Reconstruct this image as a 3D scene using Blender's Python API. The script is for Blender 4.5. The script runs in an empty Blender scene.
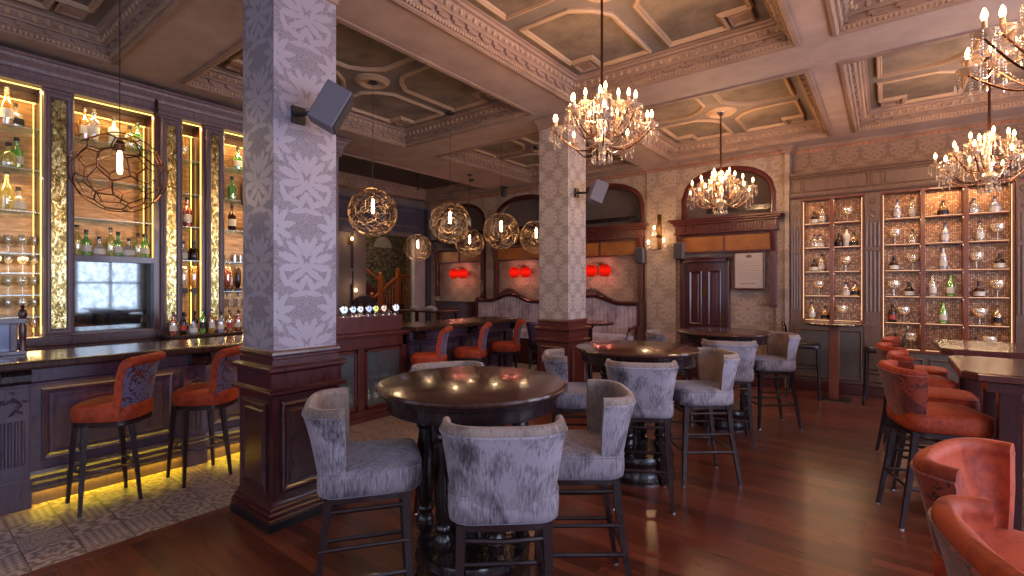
import bpy, bmesh, math, random
from math import sin, cos, pi, radians, sqrt, atan2
from mathutils import Vector, Matrix
random.seed(7)
SC = bpy.context.scene
COL = SC.collection

# ------------------------------------------------------------------ mesh helpers
class MB:
    def __init__(s):
        s.v = []; s.f = []
    def add(s, vs, fs):
        o = len(s.v); s.v += [tuple(v) for v in vs]; s.f += [tuple(i + o for i in f) for f in fs]; return s
    def box(s, x0, x1, y0, y1, z0, z1):
        if x0 > x1: x0, x1 = x1, x0
        if y0 > y1: y0, y1 = y1, y0
        if z0 > z1: z0, z1 = z1, z0
        return s.add([(x0,y0,z0),(x1,y0,z0),(x1,y1,z0),(x0,y1,z0),(x0,y0,z1),(x1,y0,z1),(x1,y1,z1),(x0,y1,z1)],
                     [(0,3,2,1),(4,5,6,7),(0,1,5,4),(1,2,6,5),(2,3,7,6),(3,0,4,7)])
    def loft(s, loops, cap0=True, cap1=True, closed=True):
        n = len(loops[0]); vs = [p for L in loops for p in L]; fs = []
        for i in range(len(loops) - 1):
            for j in range(n if closed else n - 1):
                k = (j + 1) % n
                fs.append((i*n+j, i*n+k, (i+1)*n+k, (i+1)*n+j))
        if cap0: fs.append(tuple(reversed(range(n))))
        if cap1: fs.append(tuple((len(loops)-1)*n + j for j in range(n)))
        return s.add(vs, fs)
    def lathe(s, prof, c=(0,0,0), n=20, sx=1, sy=1):
        loops = []
        for r, z in prof:
            loops.append([(c[0]+sx*r*cos(2*pi*j/n), c[1]+sy*r*sin(2*pi*j/n), c[2]+z) for j in range(n)])
        return s.loft(loops)
    def tube(s, path, r, n=8, closed=False, sq=False):
        P = [Vector(p) for p in path]; m = len(P)
        rr = r if isinstance(r, (list, tuple)) else [r]*m
        loops = []; up = None
        for i in range(m):
            if closed: d = P[(i+1) % m] - P[i-1]
            else: d = P[min(i+1, m-1)] - P[max(i-1, 0)]
            d.normalize()
            if up is None:
                a = Vector((0,0,1)) if abs(d.z) < .9 else Vector((1,0,0))
                up = a
            x = up - d*up.dot(d)
            if x.length < 1e-5: x = d.orthogonal()
            x.normalize(); y = d.cross(x); up = x
            L = []
            for j in range(n):
                t = 2*pi*(j+.5)/n
                k = rr[i]*(sqrt(2) if sq else 1)
                L.append(tuple(P[i] + x*cos(t)*k + y*sin(t)*k))
            loops.append(L)
        if closed:
            loops.append(loops[0]); return s.loft(loops, False, False)
        return s.loft(loops)
    def bar(s, p0, p1, a, b=None):
        return s.tube([p0, p1], [a, b or a], 4, sq=True)
    def ring(s, poly, prof, closed=True):
        """mitred moulding: poly = CCW 2D outline, prof = [(inset, z)]"""
        n = len(poly); loops = []
        for ins, z in prof:
            L = []
            for i in range(n):
                p0 = Vector(poly[i-1]); p = Vector(poly[i]); p1 = Vector(poly[(i+1) % n])
                d0 = (p - p0).normalized(); d1 = (p1 - p).normalized()
                n0 = Vector((-d0.y, d0.x)); n1 = Vector((-d1.y, d1.x))
                b = n0 + n1; b = b / max(b.dot(n0), .2)
                q = p + b*ins; L.append((q.x, q.y, z))
            loops.append(L)
        return s.loft(loops, False, False)
    def ngon(s, pts): return s.add(pts, [tuple(range(len(pts)))])
    def xf(s, M):
        s.v = [tuple(M @ Vector(v)) for v in s.v]; return s
    def build(s, name, mat, parent=None, loc=None, smooth=None, bevel=0, rot=None, fix=True):
        me = bpy.data.meshes.new(name); me.from_pydata(s.v, [], s.f)
        if fix:
            bm = bmesh.new(); bm.from_mesh(me); bmesh.ops.recalc_face_normals(bm, faces=bm.faces); bm.to_mesh(me); bm.free()
        if smooth:
            for p in me.polygons: p.use_smooth = True
            me.set_sharp_from_angle(angle=radians(smooth))
        me.materials.append(mat)
        o = bpy.data.objects.new(name, me); COL.objects.link(o)
        if parent: o.parent = parent
        if loc: o.location = loc
        if rot: o.rotation_euler = rot
        if bevel:
            m = o.modifiers.new('edge', 'BEVEL'); m.width = bevel; m.segments = 2; m.limit_method = 'ANGLE'; m.angle_limit = radians(40)
        return o

def empty(name, loc=(0,0,0), rz=0, label=None, cat=None, group=None):
    o = bpy.data.objects.new(name, None); COL.objects.link(o); o.location = loc; o.rotation_euler = (0,0,rz)
    o.empty_display_size = .1
    if label: tag(o, label, cat, group)
    return o
def tag(o, label, cat, group=None):
    o['label'] = label
    if cat: o['category'] = cat
    if group: o['group'] = group
    return o
def struct(o): o['kind'] = 'structure'; return o
def copy_tree(o, loc=None, rz=None, label=None, parent=None, group=None):
    c = o.copy(); COL.objects.link(c); c.parent = parent
    if loc is not None: c.location = loc
    if rz is not None: c.rotation_euler = (0,0,rz)
    if label: c['label'] = label
    if group: c['group'] = group
    for ch in list(o.children): copy_tree(ch, parent=c)
    return c
def sup(a, b, p, n=28, cx=0, cy=0, z=0):
    L = []
    for j in range(n):
        t = 2*pi*j/n; c, s_ = cos(t), sin(t)
        L.append((cx + a*math.copysign(abs(c)**p, c), cy + b*math.copysign(abs(s_)**p, s_), z))
    return L

# ------------------------------------------------------------------ node helpers
class X:
    """socket with arithmetic, for procedural materials"""
    def __init__(s, nt, so): s.nt = nt; s.so = so
    def _m(s, op, *a):
        n = s.nt.nodes.new('ShaderNodeMath'); n.operation = op
        for i, q in enumerate((s,) + a):
            if isinstance(q, X): s.nt.links.new(q.so, n.inputs[i])
            else: n.inputs[i].default_value = q
        return X(s.nt, n.outputs[0])
    def __add__(s, o): return s._m('ADD', o)
    def __sub__(s, o): return s._m('SUBTRACT', o)
    def __mul__(s, o): return s._m('MULTIPLY', o)
    def __truediv__(s, o): return s._m('DIVIDE', o)
    def f(s, op, *a): return s._m(op, *a)
def mat(name, base=(.5,.5,.5), rough=.5, metal=0, **kw):
    m = bpy.data.materials.new(name); m.use_nodes = True; nt = m.node_tree
    b = nt.nodes['Principled BSDF']
    b.inputs['Base Color'].default_value = (*base, 1); b.inputs['Roughness'].default_value = rough; b.inputs['Metallic'].default_value = metal
    for k, v in kw.items():
        b.inputs[k.replace('_', ' ')].default_value = v
    m.diffuse_color = (*base, 1)
    return m
def S(r, g, b):
    return tuple(((c/255)/12.92 if c/255 <= .04045 else ((c/255+.055)/1.055)**2.4) for c in (r, g, b))
def comb(nt, x, y, z):
    n = nt.nodes.new('ShaderNodeCombineXYZ')
    for i, q in enumerate((x, y, z)):
        if isinstance(q, X): nt.links.new(q.so, n.inputs[i])
        else: n.inputs[i].default_value = q
    return n.outputs[0]
def pos(nt, kind='Object'):
    if kind == 'World':
        g = nt.nodes.new('ShaderNodeNewGeometry'); so = g.outputs['Position']
    else:
        g = nt.nodes.new('ShaderNodeTexCoord'); so = g.outputs[kind]
    s_ = nt.nodes.new('ShaderNodeSeparateXYZ'); nt.links.new(so, s_.inputs[0])
    return [X(nt, s_.outputs[i]) for i in range(3)]
def noise(nt, vec, scale=5, detail=2, rough=.5, dist=0):
    n = nt.nodes.new('ShaderNodeTexNoise'); n.inputs['Scale'].default_value = scale; n.inputs['Detail'].default_value = detail
    n.inputs['Roughness'].default_value = rough; n.inputs['Distortion'].default_value = dist
    if vec is not None: nt.links.new(vec, n.inputs['Vector'])
    return X(nt, n.outputs['Fac'])
def voro(nt, vec, scale=5, feature='F1', out='Distance'):
    n = nt.nodes.new('ShaderNodeTexVoronoi'); n.feature = feature; n.inputs['Scale'].default_value = scale
    if vec is not None: nt.links.new(vec, n.inputs['Vector'])
    return X(nt, n.outputs[out])
def ramp(nt, x, stops, interp='LINEAR'):
    n = nt.nodes.new('ShaderNodeValToRGB'); n.color_ramp.interpolation = interp
    e = n.color_ramp.elements
    while len(e) < len(stops): e.new(.5)
    for i, (p, c) in enumerate(stops): e[i].position = p; e[i].color = (*c, 1)
    nt.links.new(x.so, n.inputs[0]); return n.outputs[0]
def mix(nt, fac, a, b, mode='MIX'):
    n = nt.nodes.new('ShaderNodeMix'); n.data_type = 'RGBA'; n.blend_type = mode
    for k, q in ((0, fac), (6, a), (7, b)):
        if isinstance(q, X): nt.links.new(q.so, n.inputs[k])
        elif isinstance(q, bpy.types.NodeSocket): nt.links.new(q, n.inputs[k])
        elif isinstance(q, tuple): n.inputs[k].default_value = (*q, 1)
        else: n.inputs[k].default_value = q
    return n.outputs[2]
def setc(m, so): m.node_tree.links.new(so, m.node_tree.nodes['Principled BSDF'].inputs['Base Color'])
def setr(m, x): m.node_tree.links.new(x.so, m.node_tree.nodes['Principled BSDF'].inputs['Roughness'])
def bump(m, x, strength=.3, dist=.01):
    nt = m.node_tree; n = nt.nodes.new('ShaderNodeBump'); n.inputs['Strength'].default_value = strength; n.inputs['Distance'].default_value = dist
    nt.links.new(x.so, n.inputs['Height']); nt.links.new(n.outputs[0], nt.nodes['Principled BSDF'].inputs['Normal'])
def emis(name, col, st):
    m = mat(name, (0,0,0), .5); b = m.node_tree.nodes['Principled BSDF']
    b.inputs['Emission Color'].default_value = (*col, 1); b.inputs['Emission Strength'].default_value = st
    return m

# ------------------------------------------------------------------ materials
M = {}
def wood(name, c1, c2, rough=.3, sc=1.0, coat=.3):
    m = mat(name, c1, rough, 0, Coat_Weight=coat, Coat_Roughness=.12); nt = m.node_tree
    x, y, z = pos(nt)
    n = noise(nt, comb(nt, x*3, y*3, z*.6), 9*sc, 5, .6, 1.2)
    n2 = noise(nt, comb(nt, x*14, y*14, z), 14*sc, 3, .6)
    k = n*.7 + n2*.3
    setc(m, ramp(nt, k, [(.3, c1), (.7, c2)])); bump(m, k, .03, .002)
    setr(m, k*.2 + (rough-.1))
    return m
M['mahog'] = wood('mahogany', S(42,14,17), S(82,30,32), .3)
M['redwood'] = wood('red mahogany', S(60,22,21), S(102,42,36), .32)
M['black'] = wood('ebonised wood', S(24,16,18), S(44,30,32), .26)
M['barwood'] = wood('dark bar wood', S(58,44,62), S(92,70,86), .3)
M['greywood'] = wood('grey stained wood', S(82,66,72), S(124,100,104), .42, coat=.1)
M['ginwood'] = wood('brown grey oak', S(88,64,54), S(130,98,80), .45, coat=.1)
M['orangewood'] = wood('warm shelf wood', S(96,44,26), S(140,72,44), .4)
M['stairwood'] = wood('varnished stair wood', S(110,50,24), S(160,84,44), .4)
M['leg'] = wood('chair leg wood', S(30,15,18), S(50,25,28), .34, .5, .15)
M['dado'] = wood('painted grey green dado', S(84,76,70), S(108,98,90), .5, coat=0)

def top_mat(name='polished table top', c1=S(44,24,22), c2=S(80,46,38)):
    m = mat(name, c1, .2, 0, Coat_Weight=.25, Coat_Roughness=.08, Specular_IOR_Level=.35); nt = m.node_tree
    x, y, z = pos(nt)
    n = noise(nt, comb(nt, x, y*9, z), 6, 5, .6, .6)
    setc(m, ramp(nt, n, [(.3, c1), (.75, c2)])); setr(m, n*.14 + .14)
    return m
M['top'] = top_mat()
M['bartop'] = top_mat('polished bar counter', S(40,26,24), S(78,50,42))

def floor_mat():
    m = mat('hardwood boards', S(80,36,26), .3, 0, Coat_Weight=.25, Coat_Roughness=.15); nt = m.node_tree
    x, y, z = pos(nt, 'World')
    row = (y/.085).f('FLOOR')
    off = (row*12.9898).f('SINE')*43758.5
    xs = x + off.f('FRACT')*1.7
    brd = (xs/1.7).f('FLOOR')
    wn = nt.nodes.new('ShaderNodeTexWhiteNoise'); wn.noise_dimensions = '2D'; nt.links.new(comb(nt, brd, row, 0), wn.inputs[0])
    r = X(nt, wn.outputs['Value'])
    g = noise(nt, comb(nt, x*1.2 + r*9, y*26, r*5), 2.6, 5, .65, .8)
    k = r*.3 + g*.78
    c = ramp(nt, k, [(.2, S(44,19,17)), (.5, S(92,42,29)), (.85, S(134,70,46))])
    gy = (y/.085).f('FRACT'); seam = (gy - .5).f('ABSOLUTE').f('GREATER_THAN', .475)
    gx = (xs/1.7).f('FRACT'); s2 = (gx - .5).f('ABSOLUTE').f('GREATER_THAN', .4985)
    sm = seam.f('MAXIMUM', s2)
    c = mix(nt, sm*.6, c, S(26,10,9))
    setc(m, c); setr(m, g*.16 + .22); bump(m, sm*-1 + g*.12, .25, .003)
    return m
M['floor'] = floor_mat()
M['border'] = wood('border board', S(84,34,26), S(120,54,38), .35)

def tile_mat():
    m = mat('patchwork encaustic tile', S(150,130,120), .35, 0); nt = m.node_tree
    x, y, z = pos(nt, 'World'); s = .235
    cx = ((x + .02)/s).f('FLOOR'); cy = ((y - .05)/s).f('FLOOR')
    u = ((x + .02)/s).f('FRACT') - .5; v = ((y - .05)/s).f('FRACT') - .5
    wn = nt.nodes.new('ShaderNodeTexWhiteNoise'); wn.noise_dimensions = '2D'; nt.links.new(comb(nt, cx, cy, 0), wn.inputs[0])
    r = X(nt, wn.outputs['Value'])
    au = u.f('ABSOLUTE'); av = v.f('ABSOLUTE')
    rad = (u*u + v*v).f('SQRT'); th = u.f('ARCTAN2', v)
    p1 = ((th*8).f('SINE')*.05 + rad)*24; p1 = p1.f('SINE').f('GREATER_THAN', 0)
    p2 = ((au + av)*20).f('SINE')*((au - av)*20).f('SINE'); p2 = p2.f('GREATER_THAN', .0)
    nz = noise(nt, comb(nt, au*3 + r*40, av*3, r*9), 3.2, 2, .5, 2.2); p3 = (nz*13).f('SINE').f('GREATER_THAN', .1)
    p4 = ((av*15 + (au*13).f('SINE')*1.8)).f('SINE').f('GREATER_THAN', .15)
    a = r.f('LESS_THAN', .3); b = r.f('GREATER_THAN', .8); c_ = r.f('GREATER_THAN', .5)
    q = c_*p3 + (c_*-1 + 1)*p4; q = b*p2 + (b*-1 + 1)*q; q = a*p1 + (a*-1 + 1)*q
    w = noise(nt, comb(nt, x, y, 0), 11, 4, .6)
    q = q*(w*.7 + .45)
    c = ramp(nt, q, [(0, S(196,172,160)), (1, S(112,92,92))])
    g = au.f('MAXIMUM', av).f('GREATER_THAN', .486)
    c = mix(nt, g*.85, c, S(58,48,46))
    c = mix(nt, w*.35, c, S(130,108,92))
    setc(m, c); bump(m, g*-1, .3, .002); return m
M['tile'] = tile_mat()

def damask(name, c1, c2, P=.43, Hh=.56, uo=0, vo=0, contrast=1, rough=.6, fill=.55):
    """mirrored leaf-and-palmette wallpaper; c1 ground, c2 figure"""
    m = mat(name, c1, rough); nt = m.node_tree
    x, y, z = pos(nt, 'World')
    u0 = x + y + uo; v0 = z + vo
    def motif(us, vs, sc, ph, LB):
        fu = ((us/P + .5).f('FRACT') - .5).f('ABSOLUTE')*(P/sc); fv = ((vs/Hh + .5).f('FRACT') - .5)*(Hh/sc)
        nz = noise(nt, comb(nt, fu*1, fv, ph), 70, 1, .5, .0)
        d = None
        for cx, cy, an, a, b in LB:
            a *= 1.15; b *= 1.35
            ca, sa = cos(radians(an)), sin(radians(an))
            p = fu.f('MULTIPLY_ADD', ca/a, -(cx*ca + cy*sa)/a); p = fv.f('MULTIPLY_ADD', sa/a, p)
            q = fu.f('MULTIPLY_ADD', -sa/b, (cx*sa - cy*ca)/b); q = fv.f('MULTIPLY_ADD', ca/b, q)
            e = q.f('MULTIPLY_ADD', q, p*p)
            d = e if d is None else d.f('MINIMUM', e)
        d = d + (nz - .5)*1.5
        return ((d*-1 + 1.0)*7).f('MAXIMUM', 0).f('MINIMUM', 1)
    g = P/.43
    big = [(0,.125,90,.05,.016),(.035,.15,62,.045,.014),(.07,.125,40,.05,.016),(.1,.075,18,.055,.017),(.095,.02,-8,.055,.016),(.035,.055,70,.05,.013),(.05,-.02,-35,.05,.016),(.022,-.065,-62,.045,.013),(0,.02,90,.03,.008),(.075,-.075,25,.055,.013),(.13,-.04,70,.04,.012),(.04,-.125,-10,.05,.012)]
    small = [(0,.07,90,.045,.015),(.035,.06,55,.045,.015),(.06,.02,15,.045,.015),(.045,-.025,-30,.045,.014),(0,-.02,90,.04,.01),(.02,-.065,-60,.035,.011)]
    k = motif(u0, v0, g*1.22, 0., big).f('MAXIMUM', motif(u0 + P/2, v0 + Hh/2, g*1.22, 3., small))
    fold = ((u0/P).f('FRACT') - .5).f('ABSOLUTE')*P; ang = v0*(2*pi/Hh); r = Hh/(2*pi)
    n = noise(nt, comb(nt, fold, ang.f('COSINE')*r, ang.f('SINE')*r), 21*.5/P, 1.5, .5, 1.6)
    vn = ((n*34).f('SINE') - .1)*5
    k = k.f('MAXIMUM', (vn.f('MAXIMUM', 0).f('MINIMUM', 1))*fill)
    w = noise(nt, comb(nt, x, y, z), 2.5, 3)
    kk = k*contrast + w*.12
    setc(m, ramp(nt, kk, [(0, c1), (1, c2)])); setr(m, k*-.18 + rough)
    return m
M['dam_col'] = damask('lilac damask column paper', S(122,110,120), S(158,147,159), uo=-1.785+3.13, vo=.02)
M['dam_wall'] = damask('beige damask wallpaper', S(138,114,100), S(168,144,126), P=.46, Hh=.6, vo=.1)
M['dam_frieze'] = damask('frieze damask wallpaper', S(108,84,72), S(142,112,95), P=.32, Hh=.4, vo=.1)

def plaster(name, c, var=.08, rough=.75):
    m = mat(name, c, rough); nt = m.node_tree; x, y, z = pos(nt, 'World')
    n = noise(nt, comb(nt, x, y, z), 3, 4, .6)
    d = tuple(q*(1-var*2) for q in c); l = tuple(min(1, q*(1+var*2)) for q in c)
    setc(m, ramp(nt, n, [(.3, d), (.7, l)])); return m
M['soffit'] = plaster('painted soffit', S(164,138,128))
M['mould'] = plaster('plaster moulding', S(140,112,98), .1, .6)
M['band'] = plaster('grey coffer band', S(112,100,97))
M['panel'] = plaster('textured coffer panel', S(112,96,84), .22, .8)
M['cream'] = plaster('cream moulding', S(164,134,108), .06, .55)
M['recess'] = plaster('taupe plaster', S(96,80,76))
M['lobby'] = plaster('lobby plaster', S(112,96,92))
M['recess_blue'] = plaster('slate plaster', S(70,66,80))
M['pier'] = plaster('pale painted pier', S(150,138,134))
M['dark_ceiling'] = plaster('dark ceiling', S(66,54,52))
M['gilt'] = plaster('gilded cornice', S(176,108,74), .2, .45)
M['amber'] = plaster('amber panel', S(150,90,38), .14, .5)
M['plinthblack'] = mat('black skirting', S(26,24,28), .4)

def velvet(name, c1, c2, sh=(.8,.8,.9), k=0.5, streak=True):
    m = mat(name, c1, .7, 0, Sheen_Weight=k, Sheen_Roughness=.4); nt = m.node_tree
    m.node_tree.nodes['Principled BSDF'].inputs['Sheen Tint'].default_value = (*sh, 1)
    x, y, z = pos(nt)
    n = noise(nt, comb(nt, x, y, z*.8), 5.5, 3, .6, .8)
    n2 = noise(nt, comb(nt, x*38, y*38, z*5), 3.0, 2, .6) if streak else noise(nt, comb(nt, x, y, z), 40, 2)
    kx = n*(n2*1.25 + .38)
    setc(m, ramp(nt, kx, [(.3, c1), (.62, c2)])); bump(m, n2, .12, .002)
    return m
M['grey_v'] = velvet('crushed grey velvet', S(62,53,58), S(158,146,156), (.8,.82,1), .35)
M['grey_in'] = velvet('taupe velvet lining', S(96,78,72), S(150,128,118), (.9,.8,.75), .3)
M['orange_v'] = velvet('burnt orange velvet', S(126,34,10), S(178,64,20), (1,.45,.3), .06, False)
def floral(name, ground, a, b, sc=11, th=.35):
    m = mat(name, ground, .5, 0, Sheen_Weight=.2); nt = m.node_tree; x, y, z = pos(nt)
    v = comb(nt, x, y, z)
    n = noise(nt, v, sc, 3, .6, 2.6); n2 = noise(nt, v, 7, 2, .5, 1.5)
    k = (n*16).f('SINE')
    k1 = k.f('GREATER_THAN', th); k2 = n2.f('GREATER_THAN', .5)
    c = mix(nt, k2, a, b); c = mix(nt, k1, ground, c)
    setc(m, c); return m
M['floral'] = floral('dark floral jacquard', S(46,26,26), S(150,58,36), S(104,44,36), 13, -.45)
M['floral_blue'] = floral('lilac floral jacquard', S(52,26,34), S(104,40,40), S(104,94,128), 10, .0)
M['sofa_v'] = velvet('striped sofa velvet', S(138,118,126), S(192,172,182), (.9,.85,1), .3)
M['dark_fab'] = mat('dark seat leather', S(36,30,34), .4)

M['brass'] = mat('brass', S(104,72,42), .4, 1)
M['bronze'] = mat('bronze wire', S(104,66,48), .35, 1)
M['goldwire'] = mat('gold wire', S(156,128,100), .3, 1)
M['chrome'] = mat('chrome', S(200,200,205), .15, 1)
M['steel'] = mat('dark steel', S(110,100,100), .3, 1)
M['speaker'] = mat('grey speaker case', S(104,96,104), .5)
M['mesh'] = mat('speaker grille cloth', S(52,48,52), .8)
M['bulb'] = emis('warm bulb', (1,.6,.26), 14)
M['filament'] = emis('bright filament', (1,.66,.36), 30)
M['led'] = emis('amber led strip', (1,.66,.16), 3.2)
M['ledwarm'] = emis('warm shelf light', (1,.58,.3), 1.8)
def glassy(name, col, a=.35, rough=.06):
    """thin clear glass: glossy reflection over transparency"""
    m = bpy.data.materials.new(name); m.use_nodes = True; nt = m.node_tree; nt.nodes.clear()
    o = nt.nodes.new('ShaderNodeOutputMaterial'); mx = nt.nodes.new('ShaderNodeMixShader')
    t = nt.nodes.new('ShaderNodeBsdfTransparent'); g = nt.nodes.new('ShaderNodeBsdfGlossy')
    d = nt.nodes.new('ShaderNodeBsdfDiffuse'); m2 = nt.nodes.new('ShaderNodeMixShader')
    t.inputs[0].default_value = (*[min(1, q*1.0) for q in col], 1); g.inputs[0].default_value = (.95,.93,.9,1); g.inputs[1].default_value = rough
    d.inputs[0].default_value = (*col, 1); m2.inputs[0].default_value = .45
    nt.links.new(g.outputs[0], m2.inputs[1]); nt.links.new(d.outputs[0], m2.inputs[2])
    mx.inputs[0].default_value = a
    nt.links.new(t.outputs[0], mx.inputs[1]); nt.links.new(m2.outputs[0], mx.inputs[2]); nt.links.new(mx.outputs[0], o.inputs[0])
    m.diffuse_color = (*col, 1)
    return m
M['glass'] = glassy('clear glass', (.95,.95,.93), .3)
M['crystal'] = glassy('crystal', (1,.82,.6), .7, .12)
M['pane'] = glassy('window pane', (.96,.97,1), .08)
M['shelfglass'] = glassy('glass shelf', (.8,.9,.85), .35, .25)
M['clear_b'] = glassy('clear bottle', (.97,.93,.85), .45)
M['green_b'] = glassy('green bottle', (.32,.85,.18), .6)
M['yellow_b'] = glassy('yellow bottle', (.95,.85,.3), .5)
M['amber_b'] = glassy('amber bottle', (.9,.5,.12), .6)
M['wineglass'] = glassy('bar glassware', (1,.93,.8), .5)
M['brown_b'] = mat('dark brown bottle', S(40,18,12), .12)
M['blue_b'] = glassy('pale blue bottle', (.65,.72,.95), .7)
M['red_b'] = glassy('red bottle', (.6,.08,.05), .75)
M['label_w'] = mat('cream label', S(215,205,190), .6)
M['label_b'] = mat('black label', S(30,26,28), .5)
M['label_r'] = mat('red label', S(170,60,50), .5)
M['cap'] = mat('bottle cap', S(50,40,38), .4)
M['mirror'] = mat('foxed mirror', (.2,.22,.22), .06, 1)
def _fox():
    m = M['mirror']; nt = m.node_tree; x, y, z = pos(nt, 'World')
    n = noise(nt, comb(nt, x, y, z), 14, 6, .75)
    setc(m, ramp(nt, n, [(.36, (.08,.09,.09)), (.6, (.15,.165,.165))])); setr(m, n*-.08 + .08)
_fox()
def hammered():
    m = mat('hammered gold glass', S(210,165,90), .25, .9); nt = m.node_tree; x, y, z = pos(nt, 'World')
    n = noise(nt, comb(nt, x*1.2, y*1.2, z*.6), 34, 2, .5, .8)
    setc(m, ramp(nt, n, [(.36, S(96,84,48)), (.5, S(166,140,78)), (.64, S(224,212,158))])); bump(m, n, .4, .008); return m
M['hammer'] = hammered()
def copper_back():
    m = mat('streaked copper backing', S(170,105,60), .32, .7); nt = m.node_tree; x, y, z = pos(nt, 'World')
    n = noise(nt, comb(nt, x, y*1.5, z*9), 4, 5, .7, .5)
    setc(m, ramp(nt, n, [(.3, S(120,86,52)), (.55, S(170,126,80)), (.75, S(208,170,122))])); return m
M['copper'] = copper_back()
def mosaic():
    m = mat('bronze mosaic mirror', S(150,100,70), .22, .6); nt = m.node_tree; x, y, z = pos(nt, 'World')
    s = .022
    gx = ((x/s).f('FRACT') - .5).f('ABSOLUTE'); gz = ((z/s).f('FRACT') - .5).f('ABSOLUTE')
    g = gx.f('MAXIMUM', gz).f('GREATER_THAN', .42)
    wn = nt.nodes.new('ShaderNodeTexWhiteNoise'); wn.noise_dimensions = '2D'; nt.links.new(comb(nt, (x/s).f('FLOOR'), (z/s).f('FLOOR'), 0), wn.inputs[0])
    r = X(nt, wn.outputs['Value'])
    c = ramp(nt, r, [(0, S(136,98,76)), (.7, S(172,132,104)), (1, S(214,176,140))]); c = mix(nt, g, c, S(84,46,30))
    setc(m, c); setr(m, g*.4 + .3); bump(m, r, .25, .003)
    return m
M['mosaic'] = mosaic()
def stonewall():
    m = mat('rubble stone wall', S(96,84,66), .9); nt = m.node_tree; x, y, z = pos(nt, 'World')
    v = comb(nt, x*1.0, y*1.0, z*2.2)
    d = voro(nt, v, 4, 'DISTANCE_TO_EDGE'); n = noise(nt, comb(nt, x, y, z), 9, 4)
    c = ramp(nt, n, [(.3, S(64,56,44)), (.7, S(118,104,80))]); c = mix(nt, d.f('LESS_THAN', .05), c, S(46,40,34))
    setc(m, c); bump(m, d.f('MINIMUM', .15)*4 + n, .6, .03); return m
M['stone'] = stonewall()
M['lantern'] = emis('red lantern shade', (1,.012,.004), 1.1)
def _lant():
    m = M['lantern']; nt = m.node_tree; nt.nodes['Principled BSDF'].inputs['Specular IOR Level'].default_value = 0; x, y, z = pos(nt); b = nt.nodes['Principled BSDF']
    g = (z*z*-130).f('EXPONENT')*.7 + .22
    nt.links.new(g.so, b.inputs['Emission Strength'])
_lant()
M['paper'] = mat('notice paper', S(176,160,150), .6)
M['ink'] = mat('notice ink', S(96,82,78), .7)
M['fridge_in'] = mat('fridge interior', S(60,80,76), .5)
LP = dict(pend=4, chand=20, sconce=8, lant=1.1, lobby=2, win=76, rear=14, under=2.2, toe=5, niche=12, gin=2.0, stair=90)
EXPO = 0.1
# ================================================================== THE ROOM
CZ, CT = 3.70, 3.91        # soffit height, coffer height
struct(MB().box(-3.62, 3.3, -2.8, 9.4, -.1, 0).build('floor', M['floor']))
struct(MB().box(-12.5, -3.70, -2.8, 11.5, -.1, 0).build('floor_tile', M['tile']))
struct(MB().box(-3.70, -3.62, -2.8, 8.6, -.1, .003).build('trim_1', M['border']))

YR = [(-1.6, 1.38), (1.97, 4.95), (5.63, 8.22)]
XR = [(-5.85, -3.48), (-2.9, -.63), (-.33, 1.98)]
XHd = (-9.05, -6.95); YHd = (3.4, 8.3)
# ceiling slab: strips of soffit around the coffer openings
cb = MB()
xs = sorted({-12.5, 3.3, *[v for r in XR for v in r], *XHd}); ys = sorted({-2.8, 11.5, *[v for r in YR for v in r], *YHd})
def hole(xa, xb, ya, yb):
    cx, cy = (xa+xb)/2, (ya+yb)/2
    if any(a < cx < b for a, b in XR) and any(a < cy < b for a, b in YR): return True
    return XHd[0] < cx < XHd[1] and YHd[0] < cy < YHd[1]
for i in range(len(xs)-1):
    for j in range(len(ys)-1):
        if not hole(xs[i], xs[i+1], ys[j], ys[j+1]): cb.box(xs[i], xs[i+1], ys[j], ys[j+1], CZ, CT+.1)
ceiling = struct(cb.build('ceiling', M['soffit']))

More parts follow.
